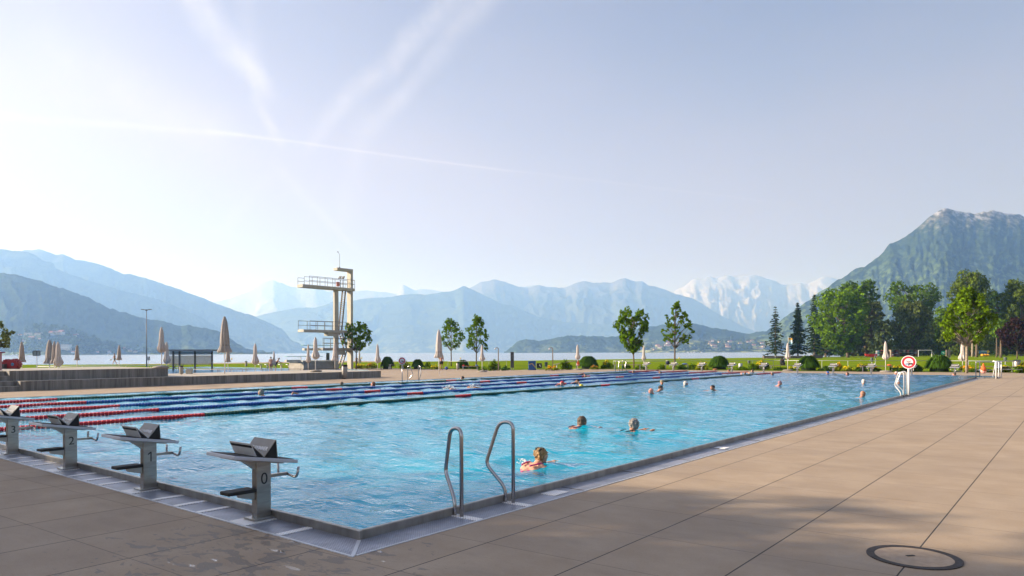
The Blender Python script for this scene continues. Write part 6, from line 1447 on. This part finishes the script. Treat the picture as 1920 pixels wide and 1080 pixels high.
kc = [mat('kayak_' + str(j), c, .5) for j, c in enumerate(((.25, .02, .03), (.03, .035, .05), (.02, .12, .10), (.35, .35, .36), (.12, .02, .02)))]
for r in range(5):
    for c in range(7): mb = MB(); mb.ell(((3.4 + c * 7.1) * k, -.2, (1.8 + 2.4 * r) * k), (2.9 * k, .8, .75 * k), nu=8, nv=6); mb.build('stored_boat', kc[(r * 3 + c * 2) % 5] if r != 3 or c < 3 else kc[3], t, True)
t, k = boxthing('goal_frame', 'pale goal frame with a slanting stay at the right of the boat rack', 'goal', 1722, 668.6, 196)
mb = MB()
for a, b in (((0, 0, 0), (0, 0, 12.6)), ((0, 0, 12.6), (25, 0, 12.6)), ((25, 0, 12.6), (25, 0, 0)), ((25, 0, 11), (33, 0, 0))): mb.tube([Vector(a) * k, Vector(b) * k], .45 * k if b[0] < 30 else .2 * k, 6)
mb.build('frame', WHITEM, t)
t, k = boxthing('round_sign', 'round green sign with white figures under the birch', 'sign', 1769, 668, 180)
mb = MB(); ring(mb, .001, 3.8 * k, 0, 28, .05); o = mb.build('plate', mat('sign_green', (0.01, 0.28, 0.12), .5), t); o.location = (0, 0, 8.6 * k)
mb = MB(); mb.box((-.8 * k, -.03, 9 * k), (2.2 * k, .02, 1 * k)); mb.box((.9 * k, -.03, 8 * k), (1.0 * k, .02, 2.4 * k)); mb.build('figure', SIGNWHITE, t); mb = MB(); mb.tube([(0, .05, 0), (0, .05, 5 * k)], .03, 6); mb.build('pole', DARK, t)
for i, px in enumerate((1774.5, 1778.5, 1781)):
    t, k = boxthing('wooden_post', ('tall wooden tree stake right of the green sign', 'second wooden stake right of the green sign', 'thin stake furthest from the green sign')[i], 'post', px, 668, 170)
    mb = MB(); mb.box((0, 0, 7.5 * k), (1.7 * k, .2, 15 * k)); mb.box((1.0 * k, 0, 14.5 * k), (3.5 * k, .12, 1 * k)); mb.build('stake', WOOD, t)
t, k = boxthing('pedal_boat_sign', 'blue and yellow stand with a round yellow disc under the trees', 'stand', 1845, 668, 190)
mb = MB(); mb.box((0, 0, 9 * k), (18 * k, .3, 6 * k)); mb.build('blue_panel', mat('stand_blue', (0.04, 0.16, 0.26), .5), t)
mb = MB(); [mb.box(((-6 + i * 2.2) * k, -.2, 11 * k), (1.5 * k, .02, .9 * k)) for i in range(5)]; mb.build('pale_mark', SIGNWHITE, t)
mb = MB(); ring(mb, .001, 2.5 * k, 0, 20, .1); o = mb.build('disc', YELLOW, t); o.location = (6.5 * k, -.3, 10 * k)
for i in range(3): mb = MB(); mb.ell(((-5 + 5 * i) * k, -.3, 3.4 * k), (2.9 * k, .6, 2.4 * k)); mb.build('yellow_float', mat('float_orange', (0.65, 0.30, 0.01), .5), t, True)
for i, (px, w_, lab) in enumerate(((1823, 3.6, 'speckled birch trunk right of the wrapped young trunk'), (1831, 4.8, 'thick shaded trunk between the birch and the blue stand'), (1868.5, 2.6, 'slim trunk right of the blue and yellow stand'), (1876.5, 4.2, 'broad dark trunk near the purple-leaved tree'))):
    t, k = boxthing('tree_trunk', lab, 'tree', px, 670, 190 - 8 * i)
    mb = MB(); mb.tube([(0, 0, -.2), (.1 * k, 0, 10 * k), (.5 * k, 0, 60 * k)], [w_ * .62 * k, w_ * .46 * k, w_ * .2 * k], 9); mb.build('trunk', (BARKL, BARK, BARK, BARK)[i], t, True)
    bl = [(NR_.uniform(-7, 7) * k, NR_.uniform(-6, 6) * k, NR_.uniform(38, 75) * k, 7 * k, 7 * k, 5 * k) for _ in range(10)]; P, N = blob_points(bl, 1600); obj('crown', leaf_mesh('crown', P, N, .45, LB if i == 0 else LM, droop=.6), t)
# mooring wall, flag and boats at the landing
t, k = boxthing('landing_wall', 'low brown stone wall of the boat landing under the conifers', 'wall', 1440, 668, 205)
mb = MB(); mb.box((40 * k, 0, 2.6 * k), (98 * k, 1.5, 5 * k)); bevel(mb.build('wall', mat('landing_stone', (0.10, 0.08, 0.065), .9, 0, .3, 2), t), .05)
mb = MB(); mb.box((88 * k, -1, 3.4 * k), (18 * k, 2, 6.6 * k)); mb.build('hut', mat('hut_brown', (0.075, 0.06, 0.05), .9), t)
mb = MB(); mb.bar((-8 * k, -2, 1.2 * k), (28 * k, -2, 4.6 * k), .5, .12); mb.build('gangway', WOOD, t)
for s in (8, 25, 60): mb = MB(); mb.tube([(s * k, -2.2, 0), (s * k, -2.2, 6 * k)], .06, 6); mb.build('rail_post', WHITEM, t)
t, k = boxthing('flagpole', 'white flagpole with an orange, white and blue flag before the dark conifer', 'flagpole', 1478, 668, 150)
mb = MB(); mb.tube([(0, 0, 0), (0, 0, 44 * k)], .05, 8); mb.build('pole', WHITEM, t)
mb = MB(); ys_ = [math.sin(i * .9) * .25 for i in range(6)]
for nm, c, z0_, z1_ in (('flag_stripe', (0.65, 0.32, .04), 40.5, 44), ('flag_stripe', (.7, .7, .7), 36.5, 40.5), ('flag_stripe', (.25, .45, .65), 33.5, 36.5)):
    mb = MB()
    for i in range(5): x0_, x1_ = i * 1.3 * k, (i + 1) * 1.3 * k; dz = -.5 * k * i; mb.add([(x0_, ys_[i], z0_ * k + dz), (x1_, ys_[i + 1], z0_ * k + dz - .5 * k), (x1_, ys_[i + 1], z1_ * k + dz - .5 * k), (x0_, ys_[i], z1_ * k + dz)], [(0, 1, 2, 3)])
    o = mb.build(nm, mat('flag_' + str(z0_), c, .8), t); sm = o.modifiers.new('thickness', 'SOLIDIFY'); sm.thickness = .01
def boat(px, py, Lp, d, hull, label, mast=0, cover=None):
    p = at(px, py, d); p.z = -1.0; k = d / F; t = thing('moored_boat', label, 'boat', tuple(p), YAW + .2)
    mb = MB(); vs = []
    for x, wy in ((-.5, .16), (-.2, .22), (.2, .18), (.5, .01)): vs += [(x * Lp * k, -wy * Lp * k * .7, .14 * Lp * k), (x * Lp * k * .92, -wy * Lp * k * .4, -.02), (x * Lp * k * .92, wy * Lp * k * .4, -.02), (x * Lp * k, wy * Lp * k * .7, .14 * Lp * k)]
    mb.add(vs, [(4 * i + j, 4 * i + j + 1, 4 * i + j + 5, 4 * i + j + 4) for i in range(3) for j in range(3)] + [(0, 1, 2, 3), (15, 14, 13, 12)] + [(4 * i, 4 * i + 4, 4 * i + 7, 4 * i + 3) for i in range(3)]); mb.build('hull', hull, t)
    mb = MB(); mb.box((-.05 * Lp * k, 0, .2 * Lp * k), (.36 * Lp * k, .2 * Lp * k, .12 * Lp * k)); bevel(mb.build('cabin', cover or SIGNWHITE, t), .05)
    if mast: mb = MB(); mb.tube([(0, 0, .1 * Lp * k), (0, 0, mast * k)], .05, 5); mb.build('mast', WHITEM, t)
boat(1463, 668, 8, 240, SIGNWHITE, 'small moored boat with a blue cover left of the flagpole', cover=SIGNBLUE); boat(1497, 669, 9, 245, SIGNWHITE, 'white motor boat moored behind the dense conifer'); boat(1517, 667, 10, 250, SIGNWHITE, 'white sailing boat with a bare mast beside the landing', 20)
for i, (px, lab) in enumerate(((1290, 'white sailing boat moored off the far village, leftmost'), (1302, 'second white sailing boat off the far village'), (1315, 'third white sailing boat off the far village'), (1296, 'tiny boat between the first two off the far village'), (24, 'white sailing boat moored at the far left shore'), (31, 'second white boat moored at the far left shore'), (203, 'white motor boat at the foot of the left hill'))):
    boat(px, 660.5, 4.5, 1600 if px < 500 else 2200, SIGNWHITE, lab, 4)

# ------------------------------------------------------------------ far houses
RT = mat('roof_tile', (0.22, 0.085, 0.05), .8); RT2 = mat('roof_brown', (0.13, 0.085, 0.07), .8); HW = [mat('house_wall_white', (0.70, 0.67, 0.62), .8), mat('house_wall_cream', (0.60, 0.50, 0.38), .8), mat('house_wall_pink', (0.55, 0.38, 0.30), .8)]
HN = 0
PLc = ['low on the slope', 'beside the tall conifer-dark wood', 'near the shoreline', 'in the upper row', 'at the edge of the village', 'between tree clumps', 'among gardens']
def house(terr, px, py, wpx, hpx, wi, flat=False, lab=''):
    global HN; HN += 1
    p = onto(terr, px, py)
    if p is None: return
    D = depth(p); k = D / F; W_, H_ = wpx * k, hpx * k
    t = thing('house', lab, 'house', (p.x, p.y, p.z - .1 * H_), YAW + rnd.uniform(-.25, .25), 'houses on the far shore')
    if flat:
        mb = MB(); mb.box((0, W_ * .2, H_ * .5), (W_, W_ * .5, H_)); mb.build('wall', HW[wi], t); mb = MB(); [mb.box((0, -W_ * .06, H_ * (j + .5) / 4), (W_ * .94, W_ * .03, H_ * .09)) for j in range(4)]; mb.build('window_band', DARK, t)
        mb = MB(); mb.box((0, W_ * .2, H_ * 1.03), (W_ * 1.04, W_ * .56, H_ * .06)); mb.build('roof', RT2, t)
    else:
        mb = MB(); mb.box((0, 0, H_ * .32), (W_, W_ * .8, H_ * .64)); mb.build('wall', HW[wi], t)
        mb = MB(); mb.prism([(-W_ * .47, H_ * .64), (W_ * .47, H_ * .64), (0, H_ * 1.05)], 'x', -W_ * .56, W_ * .56); mb.build('roof', RT if wi != 1 else RT2, t)
        mb = MB(); [mb.box((W_ * (-.3 + .3 * j), -W_ * .405, H_ * .34), (W_ * .10, W_ * .02, H_ * .16)) for j in range(3)]; mb.build('windows', DARK, t) if False else [MB().box((W_ * (-.3 + .3 * j), -W_ * .405, H_ * .34), (W_ * .10, W_ * .02, H_ * .16)).build('window', DARK, t) for j in range(3)]
HL = [(41, 625, 9, 6, 0, 0, 'wide white house furthest left above the lake'), (53, 628, 17, 4.5, 1, 1, 'long low terrace block left in the hillside village'), (72, 628, 15, 4.5, 1, 1, 'long low terrace block in the middle of the hillside village'), (96, 628, 9, 8, 0, 0, 'white house right beside the castle-like block'),
      (107, 627, 11, 7, 1, 0, 'cream house in the middle of the large hillside group'), (115, 627, 9, 9, 0, 0, 'tall white gabled house at the right of the large hillside group'), (60, 634, 10, 4, 2, 0, 'pinkish house below the long terrace blocks'), (38, 630, 6, 4, 0, 0, 'small house under the wide white one'),
      (75, 637, 5, 3.5, 0, 0, 'tiny white house left of the tall gabled group, lower down'), (46, 640, 6, 4, 0, 0, 'small house in the trees above the parasol'), (141, 631, 6, 5, 0, 0, 'white house alone right of the hillside group'), (145, 628, 4, 3, 0, 0, 'tiny white house highest on the right'),
      (191, 639, 9, 6, 1, 0, 'brown-roofed house alone on the wooded slope'), (122, 656, 16, 11, 0, 1, 'white terraced apartment block near the lake'), (137, 662, 5, 4, 0, 0, 'small white house right of the apartment block'), (205, 662, 5, 5, 0, 0, 'white house by the shore beside the walking person'), (183, 661, 4, 3, 2, 0, 'tiny pink house by the left shore'),
      (232, 655, 9, 5, 2, 0, 'pinkish house left of the lamp post shore'), (244, 659, 6, 5, 1, 0, 'cream house just left of the lamp post'), (265, 656, 8, 8, 0, 0, 'large white house with a tower-like gable by the lamp post'), (254, 661, 6, 4, 0, 0, 'low white house on the shore by the lamp post')]
for (px, py, w_, h_, wi, fl, lab) in HL: house('lakeside_hill' , px, py, w_, h_, wi, fl, lab)
r_ = random.Random(5)
HR = []
for i in range(34):
    px = r_.uniform(1226, 1272) if i < 14 else r_.uniform(1330, 1436); u = r_.random()
    py = (652 - (px - 1226) * .22 + r_.uniform(-3, 5)) if i < 14 else r_.uniform(640, 655)
    HR.append((px, py))
HR.sort()
ordn = ['first', 'second', 'third', 'fourth', 'fifth', 'sixth', 'seventh', 'eighth', 'ninth', 'tenth', 'eleventh', 'twelfth', 'thirteenth', 'fourteenth']
for i, (px, py) in enumerate(HR):
    vi = i < 14; lab = ('%s house from the left in the village behind the thin young tree' % ordn[i]) if vi else ('%s house from the %s in the %s of the far lakeside village' % (ordn[(i - 14) if i < 24 else (i - 24)], 'left', 'meadows left half' if i < 24 else 'meadows right half'))
    house('shore_meadows', px, py, r_.uniform(4.0, 7), r_.uniform(3.0, 4.2), r_.choice((0, 0, 1, 2)), False, lab)
# far-off wood lining the opposite shore: tufts of trees on the shore meadows
P = []; N = []
for i in range(330):
    px = r_.uniform(1180, 1640); py = 656.5 - 4 * r_.random() if r_.random() < .62 else r_.uniform(636, 656)
    h_ = onto('shore_meadows', px, py)
    if h_ is None or any(abs(px - hq[0]) < 4.5 and -1.5 < py - hq[1] < 6 for hq in HR): continue
    s = r_.uniform(4, 8); n = 26; dd = NR_.normal(size=(n, 3)); dd /= np.linalg.norm(dd, axis=1)[:, None]; P.append(dd * np.array([s * .7, s * .7, s]) + np.array([h_.x, h_.y, h_.z + s * .8])); N.append(dd)
for i in range(700):
    px = r_.uniform(-30, 320); py = r_.uniform(612, 662); h_ = onto('lakeside_hill', px, py)
    if h_ is None or any(abs(px - hq[0]) < hq[2] * .6 + 1.5 and -2 < py - hq[1] < 9 for hq in HL): continue
    s = r_.uniform(4, 9); n = 22; dd = NR_.normal(size=(n, 3)); dd /= np.linalg.norm(dd, axis=1)[:, None]; P.append(dd * np.array([s * .7, s * .7, s]) + np.array([h_.x, h_.y, h_.z + s * .5])); N.append(dd)
o = obj('far_woods', leaf_mesh('far_woods', np.concatenate(P), np.concatenate(N), 5.5, leafm('leaves_far', (0.040, 0.062, 0.026)), asp=1.1), None); o['kind'] = 'stuff'; o['label'] = 'far woods scattered on the opposite shores'; o['category'] = 'woods'

# ------------------------------------------------------------------ unseen building and trees behind left, shaped and added to shade the near paving
hB = 8.2; off = Vector((-.8, -.6, 0)) * (hB / math.tan(SUN_EL)); A = Vector((-14, -0.7, 0)); B = Vector((6.2, 3.6, 0)); dr = (B - A).normalized(); A = A - dr * 34 + off; B = B + off
nrm = Vector((dr.y, -dr.x, 0)); c = (A + B) / 2 + nrm * 6; L = (B - A).length; ang = math.atan2(dr.y, dr.x)
t = thing('shade_building', 'unseen flat-roofed building, shaped so its shade lies on the near paving', 'building', tuple(c), ang)
mb = MB(); hW = 6.9; mb.box((0, 0, (hW - .5) / 2), (L - .8, 11.2, hW - .5)); mb.build('wall', mat('render_wall', (0.42, 0.39, 0.34), .85, 0, .1, 1), t); mb = MB(); mb.box((0, 0, hW - .25), (L, 12, .5)); mb.build('roof', DARK, t)
for i in range(14): mb = MB(); mb.box((-L / 2 + 3 + i * (L - 6) / 13, 5.62, 4.8), (1.8, .06, 1.2)); mb.build('window', mat('window_glass', (0.05, 0.06, 0.08), .1), t)
TL = ['leftmost', 'second', 'third', 'fourth', 'fifth', 'sixth', 'last']
for i in range(7):  # unseen trees, added so the edge of the roof's shade falls soft
    p = B + dr * (-35 + i * 6.0) + nrm * 1.5; bl = []
    for _ in range(64): u = NR_.uniform(0, 1) ** 1.25; bl.append((NR_.uniform(-3.6, 3.6) * (1.05 - .35 * u), NR_.uniform(-1.8, 1.8), 6.3 + 2.5 * u ** 1.3, .9, .9, .6))
    t = thing('shade_tree', TL[i] + ' of the unseen trees added over the roof to soften the shade edge', 'tree', (p.x, p.y, 0))
    mb = MB(); mb.tube([(0, 0, 0), (0, 0, 4), (0, 0, 8.5)], [.22, .17, .06], 8); mb.build('trunk', BARK, t); P, N = blob_points(bl, 8000, shell=.1); obj('crown', leaf_mesh('crown', P, N, .17, LM), t)

# ------------------------------------------------------------------ the air: one box of even haze round everything, the sky outside it
mb = MB(); top = 1090.0
c_ = at(960, 660, 5000)
mb.box((c_.x, c_.y, (top - 4) / 2), (30000, 30000, top + 4), rz=YAW)
hm = bpy.data.materials.new('haze'); hm.use_nodes = True; t = NT(hm.node_tree); t.N.clear()
vp = t.n('ShaderNodeVolumePrincipled'); vp.inputs['Color'].default_value = (0.285, 0.515, 0.98, 1); vp.inputs['Absorption Color'].default_value = (1, 1, 1, 1); vp.inputs['Density'].default_value = 2.05e-4
vp.inputs['Anisotropy'].default_value = 0.3
o_ = t.n('ShaderNodeOutputMaterial'); t.L.new(vp.outputs[0], o_.inputs['Volume'])
hz_ = mb.build('haze', hm); hz_['kind'] = 'stuff'
